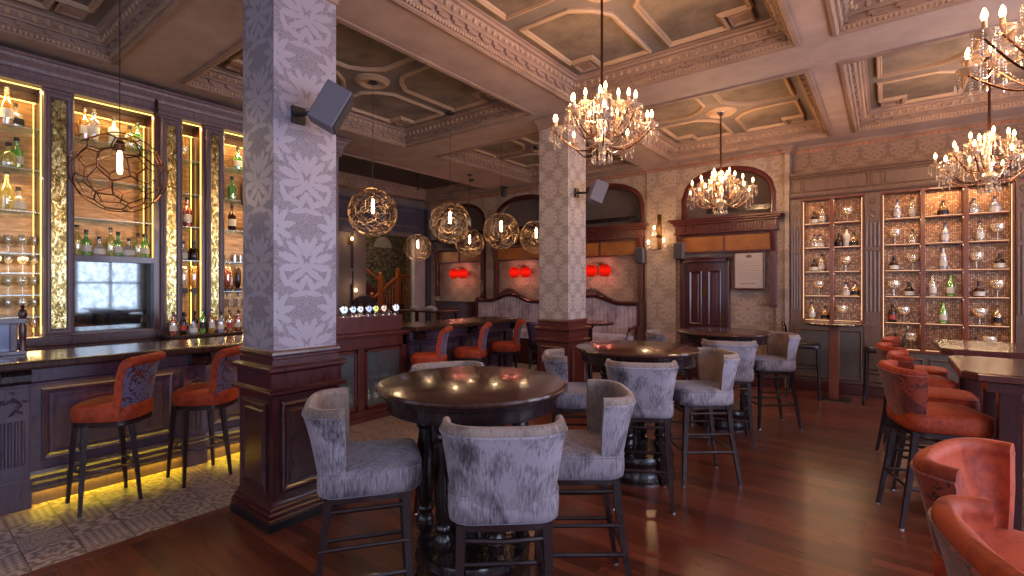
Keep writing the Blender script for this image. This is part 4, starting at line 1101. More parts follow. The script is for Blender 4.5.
# ================================================================== SOFAS
def sofa(x0, x1, label):
    t = empty('banquette_sofa', ((x0+x1)/2, 8.2, 0), 0, label, 'sofa', 'carved camel-backed banquettes')
    h = (x1-x0)/2; n = 40
    def zt(u):
        a = abs(u)
        return 1.25 + .14*(.5+.5*cos(pi*min(1, a/.62))) + (.03 if a > .95 else 0)
    fr = []; 
    A = [(-h+2*h*k/n) for k in range(n+1)]
    up = MB().loft([[(x*.96, .24+.02*0, .62), (x*.96, .15, .66), (x*.96, .17, zt(x/h)-.06), (x*.96, .22, zt(x/h)-.03), (x*.96, .34, zt(x/h)-.03), (x*.96,.34,.62)] for x in A])
    up.build('upholstered_back', M['sofa_v'], t, smooth=50)
    # vertical channels
    ch = MB()
    for k in range(1, 22):
        x = (-h+2*h*k/22)*.95; ch.tube([(x,.152,.68),(x,.168,zt(x/h)-.075)], .006, 5)
    ch.build('channel_seam', M['grey_in'], t)
    fb = MB().loft([[(x, .13, zt(x/h)-.045), (x, .12, zt(x/h)), (x, .17, zt(x/h)+.028), (x,.30,zt(x/h)+.02), (x,.36,zt(x/h)-.05)] for x in A])
    fb.build('top_rail', M['mahog'], t, smooth=40)
    cr = MB()
    for k in range(-9, 10):
        x = k*.045; hh = .1*(1-abs(k)/10)+.012
        cr.tube([(x-.03,.13,zt(x/h)+.02),(x,.12,zt(x/h)+.02+hh),(x+.03,.13,zt(x/h)+.02)], [.014,.02,.014], 6)
    cr.build('carved_crest', M['mahog'], t, smooth=60)
    for s in (-1, 1):
        e = MB().loft([[(s*h-.03*s,.0,.1),(s*h+.03*s,.0,.1),(s*h+.03*s,.36,.1),(s*h-.03*s,.36,.1)],[(s*h-.03*s,.0,.78),(s*h+.03*s,.0,.78),(s*h+.03*s,.36,.78),(s*h-.03*s,.36,.78)],[(s*h-.03*s,.12,.86),(s*h+.03*s,.12,.86),(s*h+.03*s,.36,.86),(s*h-.03*s,.36,.86)],[(s*h-.03*s,.12,1.27),(s*h+.03*s,.12,1.27),(s*h+.03*s,.36,1.27),(s*h-.03*s,.36,1.27)]])
        e.build('end_panel', M['mahog'], t, bevel=.008)
        MB().tube([(s*(h-.02),-.3,.5),(s*(h-.02),-.3,.72),(s*(h-.02),-.22,.8),(s*(h-.02),.1,.84)], [.025,.022,.03,.025], 8).build('arm', M['mahog'], t, smooth=40)
    MB().loft([sup(h*.95*q, .28*q2, .3, 36, 0, -.08, z) for q, q2, z in ((.99,.97,.52),(1,1,.55),(1,1,.63),(.985,.96,.66),(.9,.8,.67))]).build('seat_cushion', M['sofa_v'], t, smooth=50)
    MB().box(-h*.96,h*.96,-.32,.3,.1,.52).box(-h*.96,h*.96,-.28,.3,0,.1).build('base', M['mahog'], t, bevel=.008)
    return t
sofa(-5.42,-3.52,'camel-backed striped sofa with carved wooden crest, right of the rear column')
sofa(-7.42,-5.5,'camel-backed striped sofa with carved wooden crest, left of the rear column')
bn = empty('wooden_bench', (-8.2, 8.3, 0), 0, 'dark high-backed wooden bench in the far left corner bay', 'bench')
MB().box(-.72,.72,.2,.28,0,1.18).box(-.74,.74,.17,.29,1.16,1.2).build('back_board', M['mahog'], bn, bevel=.006)
MB().box(-.72,.72,-.25,.2,.42,.5).box(-.7,.7,-.2,.2,0,.42).build('bench_seat', M['mahog'], bn, bevel=.006)
ct = empty('side_table', (-7.9, 7.3, 0), 0, 'dark side table carrying folded pale cloths in front of the corner bench', 'table')
MB().box(-.7,.7,-.3,.3,1.0,1.04).build('tabletop', M['mahog'], ct, bevel=.006)
for sx in (-1,1):
    for sy in (-1,1): MB().box(sx*.62-.03,sx*.62+.03,sy*.24-.03,sy*.24+.03,0,1.0).build('leg', M['mahog'], ct)
for i, (x, s) in enumerate(((-8.25,.8),(-7.75,1.1))):
    o = MB().loft([sup(.14*s*q, .09*q, .6, 20, 0, 0, z) for q, z in ((.95,0),(1,.02),(.9,.05),(.55,.08),(.2,.1))]).build('folded_cloth', M['pier'], loc=(x, 7.25, 1.041), smooth=50)
    tag(o, ('smaller','larger')[i]+' pale folded cloth lying on the side table in the far corner', 'cloth', 'folded cloths')
# ================================================================== GIN SHELVES (front at Y=8.55)
gy = 8.56
gs = empty('display_cabinet', (.15, gy, 0), 0, 'floor-to-frieze oak cabinet of backlit gin shelves along the right wall', 'display cabinet')
ox = -.15
def gb(m, x0, x1, y0, y1, z0, z1): m.box(x0+ox, x1+ox, y0, y1, z0, z1); return m
GX1 = 1.25; XE = 2.9
# upper panels and cornice lines
u = MB(); gb(u, -1.17, XE, .02, .22, 2.90, 3.22); u.build('upper_board', M['ginwood'], gs)
l1 = MB()
l1.loft([[(-1.17+ox, -o_, z), (XE+ox, -o_, z)] for o_, z in ((-.04,3.19),(.02,3.2),(.03,3.22),(.06,3.235),(.07,3.26),(.0,3.27),(-.22,3.27))], False, False, closed=False)
l1.loft([[(-1.17+ox, -o_, z), (XE+ox, -o_, z)] for o_, z in ((-.04,2.86),(.0,2.865),(.01,2.885),(.045,2.9),(.06,2.93),(.06,2.945),(.02,2.95),(-.04,2.96))], False, False, closed=False)
l1.build('cornice', M['ginwood'], gs, smooth=35)
for a, b in ((-1.15,-1.02),(-.99,-.2),(-.17,-.04),(-.01,1.24),(1.28,1.43)):
    q = MB().ring([(a,2.975),(b,2.975),(b,3.18),(a,3.18)], [(0,0),(0,.012),(.008,.016),(.018,.004)]).xf(Matrix(((1,0,0,ox),(0,0,-1,.02),(0,1,0,0),(0,0,0,1))))
    q.build('panel_frame', M['ginwood'], gs)
G1c = (-1.0,-.27,1.05,5,2); G2c = (-.035,1.245,.69,6,3)
def gpil(a, b, z0):
    m = MB(); gb(m, a, b, -.012, .2, z0, 2.87); m.build('pilaster', M['ginwood'], gs)
    m = MB(); w = b-a; n = 4
    for k in range(n):
        x = a+w*(k+.5)/n; m.tube([(x+ox,-.012,1.2),(x+ox,-.012,2.05)], w/n*.36, 6); m.tube([(x+ox,-.012,2.12),(x+ox,-.012,2.45)], w/n*.36, 6)
    gb(m, a+.005, b-.005, -.032, 0, 2.06, 2.1); gb(m, a+.01,b-.01,-.022,0,2.48,2.66)
    m.build('reeding', M['ginwood'], gs, smooth=50)
    cx = (a+b)/2+ox
    m = MB().tube([(cx+.035*cos(q*pi/8),-.014,2.76+.035*sin(q*pi/8)) for q in range(16)], .008, 6, closed=True)
    m.build('carved_rosette', M['ginwood'], gs, smooth=50); m = MB()
    m.tube([(cx-.03,-.024,2.53),(cx+.03,-.024,2.6),(cx-.02,-.024,2.63)], .008, 5).tube([(cx+.03,-.024,2.51),(cx-.03,-.024,2.57),(cx+.02,-.024,2.61)], .007, 5)
    m.build('carved_scroll', M['ginwood'], gs, smooth=50)
gpil(-1.165,-1.025,.0); gpil(-.245,-.06,.0); gpil(1.27,1.42,.0); gpil(2.755,2.9,.0)
struct_groups = [G1c, G2c, (1.44,2.73,.69,6,3)]
for gi, (a, b, z0, nr, nc) in enumerate(struct_groups):
    zt = z0+.36*nr
    m = MB(); gb(m, a-.02, b+.02, .19, .21, z0-.02, zt+.03); m.build('mosaic_backing', M['mosaic'], gs)
    m = MB(); gb(m, a-.02, b+.02, 0, .2, zt-.0, zt+.03); gb(m, a-.02, b+.02, -.02, .2, z0-.035, z0)
    gb(m, a-.022, a, 0, .2, z0, zt); gb(m, b, b+.022, 0, .2, z0, zt)
    cw = (b-a)/nc
    for k in range(1, nc): gb(m, a+cw*k-.024, a+cw*k+.024, -.01, .19, z0, zt)
    m.build('shelf_frame', M['orangewood'], gs, bevel=.003)
    for r in range(1, nr):
        for k in range(nc):
            m = MB(); gb(m, a+cw*k+.02, a+cw*(k+1)-.02, .005, .19, z0+.36*r-.016, z0+.36*r); m.build('shelf', M['orangewood'], gs)
    led = MB()
    for r in range(nr):
        for k in range(nc):
            gb(led, a+cw*k+.03, a+cw*(k+1)-.03, .012, .018, z0+.36*r+.001, z0+.36*r+.005)
    gb(led, a+.003, a+.009, .02, .03, z0+.02, zt-.02); gb(led, b-.009, b-.003, .02, .03, z0+.02, zt-.02)
    led.build('led_strip', M['ledwarm'], gs)
# dado below
d = MB(); gb(d, -1.17, -.05, .0, .2, 0, 1.0); gb(d, -.05, XE, .0, .2, 0, .655); d.build('dado_board', M['dado'], gs)
for a, b, za, zb in ((-1.1,-.62,.2,.92),(-.56,-.27,.2,.92),(0,.4,.2,.58),(.46,.86,.2,.58),(.92,1.32,.2,.58),(1.4,1.9,.2,.58)):
    q = MB().ring([(a,za),(b,za),(b,zb),(a,zb)], [(0,0),(0,.014),(.012,.018),(.025,.003)]).xf(Matrix(((1,0,0,ox),(0,0,-1,0),(0,1,0,0),(0,0,0,1))))
    q.build('dado_panel', M['ginwood'], gs)
k_ = MB(); gb(k_, -1.17, XE, -.03, .0, 0, .14); gb(k_, -1.17, XE, -.02, .0, .14, .16); k_.build('plinth', M['redwood'], gs, bevel=.005)
k_ = MB(); gb(k_, -1.17, -.17, -.02, .2, 1.0, 1.015); k_.build('dado_rail', M['ginwood'], gs)

random.seed(21)
# contents: (group, column, row from top) -> items
cells = {
 (0,0,0):[('squat','brown_b','label_w',.35),('gin','clear_b','label_w',.7)], (0,1,0):[('G',.5)],
 (0,0,1):[('squat','clear_b',None,.35),('squat','clear_b','label_w',.6)], (0,1,1):[('squat','brown_b',None,.18),('tapered','label_w','label_w',.48),('squat','amber_b','label_b',.75)],
 (0,0,2):[('squat','brown_b','label_w',.35),('gin','clear_b','label_w',.65)], (0,1,2):[('G',.45)],
 (0,0,3):[('G',.55)], (0,1,3):[('squat','clear_b','label_w',.45),('squat','amber_b','label_b',.8)],
 (0,0,4):[('gin','yellow_b','label_w',.25),('squat','amber_b','label_b',.8)], (0,1,4):[('G',.3)],
 (1,0,0):[('gin','blue_b','label_w',.35),('tapered','clear_b','label_w',.8)], (1,1,0):[('squat','amber_b','label_b',.5)], (1,2,0):[('squat','clear_b',None,.15),('squat','blue_b','label_w',.68)],
 (1,0,1):[('G',.28),('squat','clear_b',None,.8)], (1,1,1):[('gin','blue_b','label_w',.55)], (1,2,1):[('gin','clear_b','label_w',.3),('G',.75)],
 (1,0,2):[('squat','brown_b','label_w',.25),('G',.8)], (1,1,2):[('round','blue_b','label_w',.5)], (1,2,2):[('G',.22),('squat','brown_b','label_w',.8)],
 (1,0,3):[('G',.25),('squat','brown_b','label_w',.7)], (1,1,3):[('round','clear_b','label_w',.2),('round','green_b','label_w',.7)], (1,2,3):[('squat','brown_b','label_w',.28),('G',.75)],
 (1,0,4):[('gin','brown_b','label_r',.2),('G',.55)], (1,1,4):[('round','green_b','label_w',.5)], (1,2,4):[('G',.3),('gin','amber_b','label_b',.75)],
 (1,0,5):[('squat','brown_b',None,.3),('G',.75)], (1,1,5):[('T',.4),('T',.75)], (1,2,5):[('squat','clear_b',None,.2),('G',.55)],
}
colname = {(0,0):'first column',(0,1):'second column',(1,0):'third column',(1,1):'fourth column',(1,2):'fifth column'}
rown = ['top row','second row down','third row down','fourth row down','fifth row down','bottom row']
for (g_, c, r), items in cells.items():
    a, b, z0, nr, nc = struct_groups[g_]; cw = (b-a)/nc; z = z0+.36*(nr-1-r)
    for it in items:
        fr = it[-1]; x = a+cw*c+.03+(cw-.06)*fr; side = ('left half','right half')[fr > .5]
        where = 'in the %s of the gin shelves, %s, %s' % (colname[(g_,c)], rown[r], side)
        if it[0] == 'G': glassware('balloon', (x, gy+.1, z+.0), 'stemmed balloon glass '+where, 'balloon glasses on the gin shelves', 1.2)
        elif it[0] == 'T': glassware('tumbler', (x, gy+.1, z), 'short tumbler '+where, 'tumblers on the gin shelves', .8)
        else: bottle(it[0], it[1], it[2], 'cap', (x, gy+.1, z), '%s bottle %s' % (desc[it[1]], where), 'gin bottles on the lit shelves', s=1.12)

# ================================================================== GLOBE PENDANTS
def dual_edges(sub, jit, seed):
    random.seed(seed); bm = bmesh.new(); bmesh.ops.create_icosphere(bm, subdivisions=sub, radius=1)
    for v in bm.verts: v.co = (v.co + Vector([random.uniform(-jit, jit) for _ in range(3)])).normalized()
    c = {f.index: f.calc_center_median().normalized() for f in bm.faces}
    bm.faces.ensure_lookup_table(); E_ = [(c[e.link_faces[0].index].copy(), c[e.link_faces[1].index].copy()) for e in bm.edges]
    bm.free(); return E_
def globe(label, wire, R=.28, dense=False):
    t = empty('globe_pendant', (0,0,0), 0, label, 'pendant light', 'wire globe pendants over the bar')
    b = MB()
    for p, q in dual_edges(2, .13, 4): b.tube([p*R, ((p+q)/2).normalized()*R, q*R], .0042 if not dense else .003, 5)
    b.build('wire_globe', wire, t, smooth=50)
    if dense:
        b = MB()
        for p, q in dual_edges(3, .1, 9): b.tube([p*R*.95, q*R*.95], .0019, 4)
        for p, q in dual_edges(2, .16, 14): b.tube([p*R*.98, q*R*.98], .0024, 4)
        b.build('inner_wire', wire, t)
    else:
        b = MB()
        for p, q in dual_edges(2, .2, 9): b.tube([p*R*.93, q*R*.93], .0016, 4)
        b.build('inner_wire', wire, t)
    MB().lathe([(0,.0),(.022,0),(.03,.015),(.03,.06),(.022,.075),(.008,.08),(0,.08)], (0,0,R*.55), 16).build('lamp_holder', M['bronze'], t, smooth=40)
    MB().lathe([(0,-.0),(.012,.0),(.016,.02),(.016,.14),(.01,.16),(0,.16)], (0,0,R*.55-.16), 12).build('filament_bulb', M['filament'], t, smooth=40)
    return t
gp_d = globe('', M['bronze']); gp_g = globe('', M['goldwire'], dense=True)
pend = [(-4.62,1.13,2.42,1.06,'d','large bronze wire globe pendant hanging nearest, in front of the mirror niche'),
 (-4.67,2.32,2.43,1,'d','wire globe pendant almost hidden behind the front column'),
 (-4.67,3.47,2.40,1,'g','gold wire globe pendant just right of the front column, above the beer taps'),
 (-4.67,4.72,2.41,1,'g','gold wire globe pendant in the middle of the row, overlapping a smaller one behind'),
 (-4.67,5.82,2.40,1,'g','gold wire globe pendant above the end of the far bar counter'),
 (-4.67,6.76,2.38,1,'g','gold wire globe pendant partly cut off by the rear column'),
 (-7.6,6.75,2.34,1,'g','small-looking distant globe pendant, leftmost of the far ones'),
 (-6.35,6.95,2.38,1,'g','small-looking distant globe pendant tucked beneath the middle of the row')]
for i, (x, y, z, s, k, lb) in enumerate(pend):
    src = gp_d if k == 'd' else gp_g
    first = (i == 0) or (i == 2)
    t = src if first else copy_tree(src)
    t.location = (x, y, z); t['label'] = lb; t.rotation_euler = (0,0,i*.9); t.scale = (s,s,s)
    top = (CT-.012) if (abs(x+4.67) < .1 and any(a < y < b for a, b in YR)) else ((CT) if (XHd[0] < x < XHd[1]) else CZ)
    MB().tube([(0,0,.21),(0,0,(top-z)/s)], .0032, 6).lathe([(0,(top-z)/s-.02),(.045,(top-z)/s-.02),(.05,(top-z)/s),(0,(top-z)/s)], n=16).build('cord', M['label_b'], t)
    li = bpy.data.lights.new('globe_glow', 'POINT'); li.energy = LP['pend']; li.color = (1,.66,.36); li.shadow_soft_size = .04
    lo = bpy.data.objects.new('globe_glow', li); COL.objects.link(lo); lo.location = (x, y, z-.07)

# ================================================================== CHANDELIERS
def chandelier(label, chain_top):
    t = empty('crystal_chandelier', (0,0,0), 0, label, 'chandelier', 'crystal chandeliers in the ceiling coffers')
    MB().lathe([(0,-.22),(.015,-.21),(.03,-.19),(.02,-.17),(.05,-.14),(.075,-.11),(.05,-.08),(.02,-.06),(.03,-.02),(.045,.03),(.03,.08),(.018,.1),(.03,.14),(.04,.2),(.025,.25),(.035,.29),(.012,.32),(0,.33)], n=20).build('stem', M['crystal'], t, smooth=50)
    arm_me = {}
    def arm(r, zb, a, zroot, key):
        ca, sa = cos(a), sin(a)
        nm = 'arm'
        if key not in arm_me:
            P = []
            for k in range(9):
                u = k/8; rr = .04+(r-.04)*u; zz = zroot + (zb-.09-zroot)*u - .10*sin(pi*u)*(1-u*.35)
                P.append((rr, 0, zz))
            A = MB().tube(P, .0055, 6).build(nm, M['bronze'], t, smooth=60)
            MB().lathe([(0,zb-.09),(.02,zb-.085),(.045,zb-.066),(.05,zb-.06),(.048,zb-.058),(.02,zb-.075),(0,zb-.078)], (r,0,0), 14).build('bobeche', M['crystal'], A, smooth=50)
            MB().lathe([(0,zb-.075),(.011,zb-.075),(.011,zb-.01),(0,zb-.01)], (r,0,0), 10).build('candle_sleeve', M['cream'], A, smooth=50)
            MB().lathe([(0,zb-.01),(.008,zb-.008),(.0135,zb+.012),(.011,zb+.03),(.004,zb+.048),(0,zb+.052)], (r,0,0), 10).build('candle_bulb', M['bulb'], A, smooth=60)
            d = MB()
            for q in range(7):
                b_ = q*pi/3.5; px, py = r+.048*cos(b_), .048*sin(b_); L_ = (.05,.08,.12)[q % 3]
                zz = zb-.064
                while zz > zb-.064-L_: d.lathe([(0,0),(.005,.006),(0,.012)], (px,py,zz-.012), 5); zz -= .015
                d.lathe([(0,-.034),(.007,-.022),(.003,0),(0,.002)], (px,py,zz), 5)
            d.build('crystal_drops', M['crystal'], A, smooth=30)['kind'] = 'stuff'
            arm_me[key] = A; A.rotation_euler = (0,0,a); return A
        return copy_tree(arm_me[key], rz=a, parent=t)
    n1, n2, n3 = 10, 7, 4
    for k in range(n1): arm(.38, .13 if k % 2 else .05, 2*pi*k/n1, -.12, ('l', k % 2))
    for k in range(n2): arm(.26, .2, 2*pi*(k+.5)/n2, -.02, 'u')
    for k in range(n3): arm(.13, .28, 2*pi*(k+.3)/n3, .08, 't')
    sw = MB()
    def strand(p, q, sag, n):
        for k in range(n+1):
            u = k/n; x = Vector(p).lerp(Vector(q), u); x.z -= sag*4*u*(1-u)
            sw.lathe([(0,-.006),(.0055,0),(0,.006)], tuple(x), 5)
    for k in range(n1):
        a = 2*pi*k/n1; b_ = 2*pi*(k+1)/n1; za = (.13 if k % 2 else .05)-.07; zb_ = (.13 if (k+1) % 2 else .05)-.07
        strand((.36*cos(a),.36*sin(a),za), (.36*cos(b_),.36*sin(b_),zb_), .06, 15)
        strand((.03*cos(a),.03*sin(a),.3), (.34*cos(a),.34*sin(a),za+.02), .05, 22)
        strand((.07*cos(a),.07*sin(a),-.12), (.3*cos(a),.3*sin(a),-.02), .07, 14)
    for k in range(12):
        a = 2*pi*k/12; rr = .075
        for z in range(5): sw.lathe([(0,-.006),(.005,0),(0,.006)], (rr*cos(a),rr*sin(a),-.13-z*.016), 5)
        sw.lathe([(0,-.05),(.011,-.032),(.004,0),(0,.002)], (rr*cos(a),rr*sin(a),-.21), 6)
    sw.lathe([(0,-.045),(.014,-.03),(.02,-.015),(.01,0),(0,.002)], (0,0,-.22), 10)
    sw.build('bead_strands', M['crystal'], t, smooth=30)['kind'] = 'stuff'
    MB().tube([(0,0,.32),(0,0,chain_top-.02)], .011, 6).build('chain_sleeve', M['bronze'], t, smooth=50)
    MB().lathe([(0,chain_top-.05),(.02,chain_top-.05),(.05,chain_top-.015),(.055,chain_top),(0,chain_top)], n=18).build('ceiling_cup', M['chrome'], t, smooth=40)
    return t
CH = [(-1.765,3.46,2.78,1.0,'crystal chandelier in front of the rear column, hanging in full view from the centre coffer'),
 (-1.765,6.92,2.79,1.03,'crystal chandelier hanging before the arch above the dark door'),
 (.84,6.95,2.8,1.1,'crystal chandelier hanging in front of the upper gin shelves'),
 (.75,3.46,2.72,1.08,'nearest crystal chandelier, mostly outside the top right corner')]
ch0 = None
for i, (x, y, z, s, lb) in enumerate(CH):
    topz = (CT-.012-z)/s
    if ch0 is None: ch0 = chandelier(lb, topz); t = ch0; top0 = topz
    else: t = copy_tree(ch0, label=lb)
    t.location = (x, y, z); t.scale = (s, s, s); t.rotation_euler = (0,0,i*.5+.2)
    if i:
        for c in t.children:
            if c.name.startswith('chain_sleeve'): k = (topz-.34)/(top0-.34); c.scale = (1,1,k); c.location = (0,0,.32*(1-k))
            if c.name.startswith('ceiling_cup'): c.location = (0,0,topz-top0)
    for k in range(3):
        a = k*2*pi/3+.3
        li = bpy.data.lights.new('candle_light', 'POINT'); li.energy = LP['chand']; li.color = (1,.58,.28); li.shadow_soft_size = .06
        lo = bpy.data.objects.new('candle_light', li); COL.objects.link(lo); lo.location = (x+.27*s*cos(a), y+.27*s*sin(a), z+.24*s)

# ================================================================== WALL LIGHTS, SPEAKERS, SMALL THINGS
sc = empty('wall_sconce', (-3.22, 8.55, 2.5), 0, 'brass three-bulb crystal wall sconce on the damask pier left of the door', 'wall light')
MB().box(-.035,.035,-.02,0,-.28,.34).lathe([(0,0),(.03,.0),(.045,.02),(.03,.04),(0,.05)], (0,-.03,-.08), 12).build('back_plate', M['brass'], sc, bevel=.004)
for x, z in ((-.05,.10),(-.16,-.15),(.12,-.13)):
    A = MB().tube([(0,-.02,z-.12),(x*.5,-.09,z-.16),(x,-.13,z-.1),(x,-.13,z-.05)], .007, 6).lathe([(0,0),(.03,.008),(.033,.014),(0,.01)], (x,-.13,z-.06), 12).build('arm', M['brass'], sc, smooth=50)
    MB().lathe([(0,-.05),(.012,-.045),(.018,-.02),(.02,.01),(.012,.03),(0,.035)], (x,-.13,z), 12).build('bulb', M['bulb'], A, smooth=60)
    dd = MB()
    for k in range(5):
        px, py = x+.03*cos(k*1.26), -.13+.03*sin(k*1.26); dd.tube([(px,py,z-.06),(px,py,z-.14)], [.003,.005], 5)
    dd.build('crystal_drops', M['crystal'], A)
def point(loc, e, c, r=.04, nm='lamp_light'):
    li = bpy.data.lights.new(nm, 'POINT'); li.energy = e; li.color = c; li.shadow_soft_size = r
    o = bpy.data.objects.new(nm, li); COL.objects.link(o); o.location = loc; return o
point((-3.25,8.12,2.5), LP['sconce'], (1,.62,.32))
ln0 = None
for i, (x, lb) in enumerate(((-4.46,'pair of red lantern wall lights over the sofa right of the rear column'),(-6.35,'pair of red lantern wall lights over the sofa left of the rear column'),(-8.2,'pair of red lantern wall lights in the far left corner bay'))):
    if ln0 is None:
        t = ln0 = empty('lantern_wall_light', (x, 8.7, 1.86), 0, lb, 'wall light', 'twin red lantern wall lights')
        MB().lathe([(0,0),(.04,0),(.04,.012),(0,.02)], n=14).xf(Matrix(((1,0,0,0),(0,0,-1,0),(0,1,0,.12),(0,0,0,1)))).tube([(-.15,-.13,.14),(-.08,-.08,.17),(0,-.02,.13),(.08,-.08,.17),(.15,-.13,.14)], .008, 6).build('bracket', M['bronze'], t, smooth=50)
        for s in (-1, 1):
            sh = MB().lathe([(0,-.115),(.05,-.115),(.085,-.095),(.105,-.05),(.11,0),(.105,.05),(.085,.095),(.05,.115),(0,.115)], (s*.15,-.13,0), 24).build('lantern_shade', M['lantern'], t, smooth=50)
            rb = MB()
            for z in (-.115,.112): rb.lathe([(.048,0),(.054,0),(.054,.012),(.048,.012)], (s*.15,-.13,z-.004), 16)
            rb.build('shade_band', M['bronze'], sh)
    else:
        t = copy_tree(ln0, (x, 8.7, 1.86), 0, lb)
    for s in (-1, 1):
        point((x+s*.15, 8.5, 2.02), LP['lant'], (1,.28,.2), .03, 'lantern_glow'); point((x+s*.15, 8.5, 1.68), LP['lant'], (1,.28,.2), .03, 'lantern_glow')

def speaker(loc, w, d, h, rz, tilt, label, wallpt):
    t = empty('wall_speaker', loc, 0, label, 'speaker', 'wall-mounted speakers')
    R_ = Matrix.Rotation(rz, 4, 'Z') @ Matrix.Rotation(tilt, 4, 'Y')
    MB().loft([[(-d/2,-w*.42,-h/2),(d/2,-w/2,-h/2),(d/2,w/2,-h/2),(-d/2,w*.42,-h/2)],[(-d/2,-w*.42,h/2),(d/2,-w/2,h/2),(d/2,w/2,h/2),(-d/2,w*.42,h/2)]]).xf(R_).build('case', M['speaker'], t, bevel=.008)
    MB().box(d/2,d/2+.008,-w*.46,w*.46,-h*.46,h*.46).xf(R_).build('grille', M['mesh'], t)
    v = Vector(wallpt)-Vector(loc)
    MB().tube([(0,0,0), tuple(v*.5), tuple(v)], .014, 8).box(v.x-.012,v.x+.012,v.y-.045,v.y+.045,v.z-.055,v.z+.055).build('bracket', M['label_b'], t)
speaker((-2.86,1.80,2.72), .17, .17, .27, D(52), D(28), 'grey loudspeaker bracketed high on the front column', (-3.118,1.72,2.70))
speaker((-2.86,5.47,2.73), .17, .17, .27, D(50), D(22), 'grey loudspeaker bracketed high on the rear column', (-3.118,5.42,2.74))
def small_speaker(loc, label):
    t = empty('corner_speaker', loc, 0, label, 'speaker')
    MB().box(-.08,.08,-.14,.0,-.14,.14).build('case', M['speaker'], t, bevel=.008); MB().box(-.07,.07,-.147,-.14,-.13,.13).build('grille', M['mesh'], t)
small_speaker((-2.86,8.59,2.17),'small dark speaker fixed beside the door arch under the carved shelf')
small_speaker((-3.57,8.59,2.12),'small dark speaker at the right end of the sofa bay, left of sconce')
sp = empty('ceiling_spotlight', (-6.55,8.25,3.7), 0, 'small black spotlight under the ceiling above the sofa bays', 'spotlight')
MB().box(-.06,.06,-.06,.06,-.03,0).build('mount', M['label_b'], sp); MB().lathe([(0,0),(.045,0),(.055,-.12),(.05,-.16),(0,-.16)], (0,0,-.05), 14).tube([(0,0,-.06),(0,0,0)], .012, 6).build('lamp_can', M['label_b'], sp, smooth=40)
for i, (x, y, lb) in enumerate(((-8.1,7.2,'small dark detector with drop cord in the dark far left coffer'),(-6.62,7.3,'small dark detector on the soffit right of the dark coffer'))):
    t = empty('smoke_detector', (x, y, CT if i == 0 else CZ), 0, lb, 'smoke detector')
    MB().lathe([(0,-.03),(.04,-.03),(.055,-.01),(.055,0),(0,0)], n=18).build('housing', M['label_b'], t, smooth=40)
    if i == 0: MB().tube([(0,0,-.03),(0,0,-.22)], .004, 6).lathe([(0,-.26),(.03,-.25),(.03,-.22),(0,-.21)], n=14).build('drop_lamp', M['chrome'], t, smooth=40)
# lobby lights beyond the bar
for i, (y, z, lb) in enumerate(((6.35,2.6,'small candle wall light high on the far pale chimney wall'),(6.45,1.47,'small candle wall light low on the far pale chimney wall'))):
    t = empty('candle_sconce', (-9.38, y, z), 0, lb, 'wall light')
    MB().box(0,.02,-.03,.03,-.12,.04).tube([(.02,0,-.08),(.1,0,-.1),(.1,0,-.03)], .006, 6).build('bracket', M['brass'], t)
    MB().lathe([(0,-.04),(.02,-.03),(.026,0),(.015,.03),(0,.035)], (.1,0,.0), 12).build('bulb', M['bulb'], t, smooth=50)
    point((-9.15,y,z+.02), LP['lobby'], (1,.66,.36))
# staircase seen through the opening
point((-10.4,7.4,3.1), LP['stair'], (1,.78,.52), .15, 'stair_lamp')  # added fill light without a fitting, brightens the stone wall and stairs
stc = empty('staircase', (-11,8.2,0), 0, 'varnished wooden staircase with turned balusters beyond the lobby opening', 'staircase')
def stp(b, y0, z0, y1, z1, x, r=.035): b.tube([(x,y0-8.2,z0),(x,y1-8.2,z1)], r, 6)
hr = MB(); stp(hr, 8.15,1.2, 9.03,1.85, 0); stp(hr, 9.03,1.85, 9.75,1.85, 0); stp(hr, 7.8,2.12, 8.6,1.56, 0)
hr.build('handrail', M['stairwood'], stc, smooth=50)
for yy, zt, x in ((8.15,1.3,0),(9.03,1.98,0),(8.42,1.85,0)):
    MB().box(x-.05,x+.05,yy-8.25,yy-8.15,0,zt).lathe([(0,0),(.05,.01),(.06,.05),(.03,.09),(0,.1)], (x,yy-8.2,zt), 12).build('newel_post', M['stairwood'], stc)
bal = []
for k in range(14):
    yy = 8.34+k*.1; zt = min(1.85, 1.2+.65*(yy-8.15)/.88)
    MB().lathe([(0,zt-.8),(.018,zt-.8),(.018,zt-.7),(.01,zt-.66),(.02,zt-.45),(.012,zt-.2),(.018,zt-.1),(.018,zt),(0,zt)], (0,yy-8.2,0), 8).build('baluster', M['stairwood'], stc, smooth=40)
for k in range(7):
    yy = 8.2+k*.14; z = .42+k*.17*.62
    MB().box(-1.1,.06,yy-8.2,yy-8.2+.16,0 if k == 0 else z-.17,z).build('step', M['mahog'], stc)
MB().loft([[(x,8.75-8.2,1.1),(x,8.0-8.2,1.65),(x,7.4-8.2,2.1),(x,7.4-8.2,1.85),(x,8.0-8.2,1.4),(x,8.75-8.2,.85)] for x in (-.1,-.02)]).build('stringer', M['mahog'], stc)
hp = empty('high_backed_chair', (-8.2,5.9,0), 0, 'dark high-backed chair with arched crest beyond the beer taps', 'chair')
MB().loft([[(x, .27*cos(a), 1.2+.17*sin(a)) for a in [pi*k/12 for k in range(13)]] + [(x,-.27,.45),(x,.27,.45)] for x in (-.03,.03)]).build('back', M['black'], hp, smooth=40)
MB().box(.03,.5,-.26,.26,.42,.48).build('seat', M['dark_fab'], hp, bevel=.01)
for sx in (0,.44):
    for sy in (-.22,.22): MB().box(sx-.0,sx+.045,sy-.022,sy+.022,0,.44).build('leg', M['black'], hp)

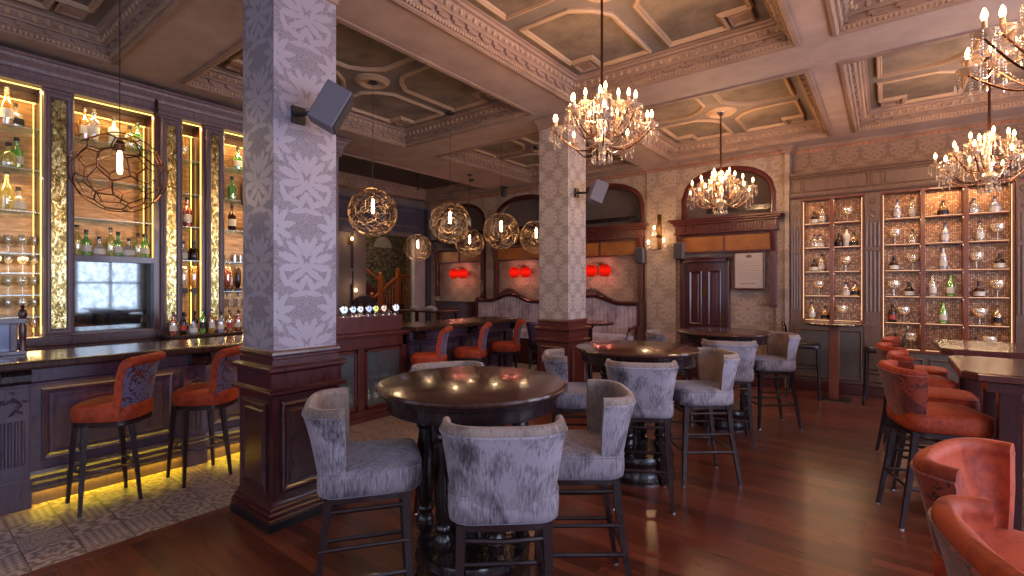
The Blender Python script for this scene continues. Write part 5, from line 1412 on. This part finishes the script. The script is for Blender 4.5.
# ================================================================== LIGHT
def area(loc, sx, sy, rot, e, c, nm='window_daylight', spread=None):
    li = bpy.data.lights.new(nm, 'AREA'); li.shape = 'RECTANGLE'; li.size = sx; li.size_y = sy; li.energy = e; li.color = c
    if spread: li.spread = spread
    o = bpy.data.objects.new(nm, li); COL.objects.link(o); o.location = loc; o.rotation_euler = rot; return o
DAY = (.7,.78,1)
for a, c in RW: area((3.45,(a+c)/2,2.0), 2.3, c-a, (0, D(90), 0), LP['win']*(c-a), DAY)
for a, c in BW: area(((a+c)/2,-3.25,2.0), c-a, 2.3, (D(90), 0, 0), LP['rear']*(c-a), DAY)
# strip under the counter overhang washing yellow down the panels
area((-4.73, 1.65, .862), .02, 2.0, (0,0,0), LP['under'], (1,.70,.015), 'under_counter_glow', D(58))
area((-4.795, 1.7, .095), .02, 2.1, (0,D(8),0), LP['toe'], (1,.72,.015), 'toe_kick_glow')
# back-bar niche strips and gin shelf strips
for ya, yb in ((.2,.94),(1.165,1.81),(2.07,2.27),(2.5,3.3)):
    area((-6.24,(ya+yb)/2,3.36), .04, yb-ya, (0,D(-12),0), LP['niche']*(yb-ya), (1,.68,.28), 'niche_light')
for z in (1.85, 2.6, 1.2):
    for (ya, yb) in ((.2,.94),(2.5,3.3),(2.07,2.27)):
        area((-6.26,(ya+yb)/2,z-.03), .03, yb-ya, (0,D(-10),0), LP['niche']*.5*(yb-ya), (1,.68,.28), 'niche_light')
for gi, (a, b, z0, nr, nc) in enumerate(struct_groups[:2]):
    for r in range(1, nr+1):
        area(((a+b)/2, gy+.05, z0+.36*r-.03), b-a-.05, .03, (D(-15),0,0), LP['gin']*(b-a), (1,.62,.34), 'shelf_light')
W = bpy.data.worlds.new('World'); SC.world = W; W.use_nodes = True
W.node_tree.nodes['Background'].inputs[0].default_value = (.7,.8,1,1); W.node_tree.nodes['Background'].inputs[1].default_value = 1.0

cam = bpy.data.cameras.new('camera'); cam.sensor_width = 36; cam.lens = 36*488/1024; cam.shift_y = -2/1024; cam.clip_start = .02
co = bpy.data.objects.new('camera', cam); COL.objects.link(co); co.location = (0,0,1.56); co.rotation_euler = (D(90), 0, D(37.47)); SC.camera = co
SC.view_settings.view_transform = 'Standard'; SC.view_settings.look = 'None'; SC.view_settings.gamma = 1; SC.view_settings.use_curve_mapping = False
SC.view_settings.exposure = EXPO
SC.cycles.max_bounces = 8; SC.cycles.diffuse_bounces = 4; SC.cycles.glossy_bounces = 4; SC.cycles.transparent_max_bounces = 16; SC.cycles.sample_clamp_indirect = 4
SC.cycles.caustics_reflective = False; SC.cycles.caustics_refractive = False
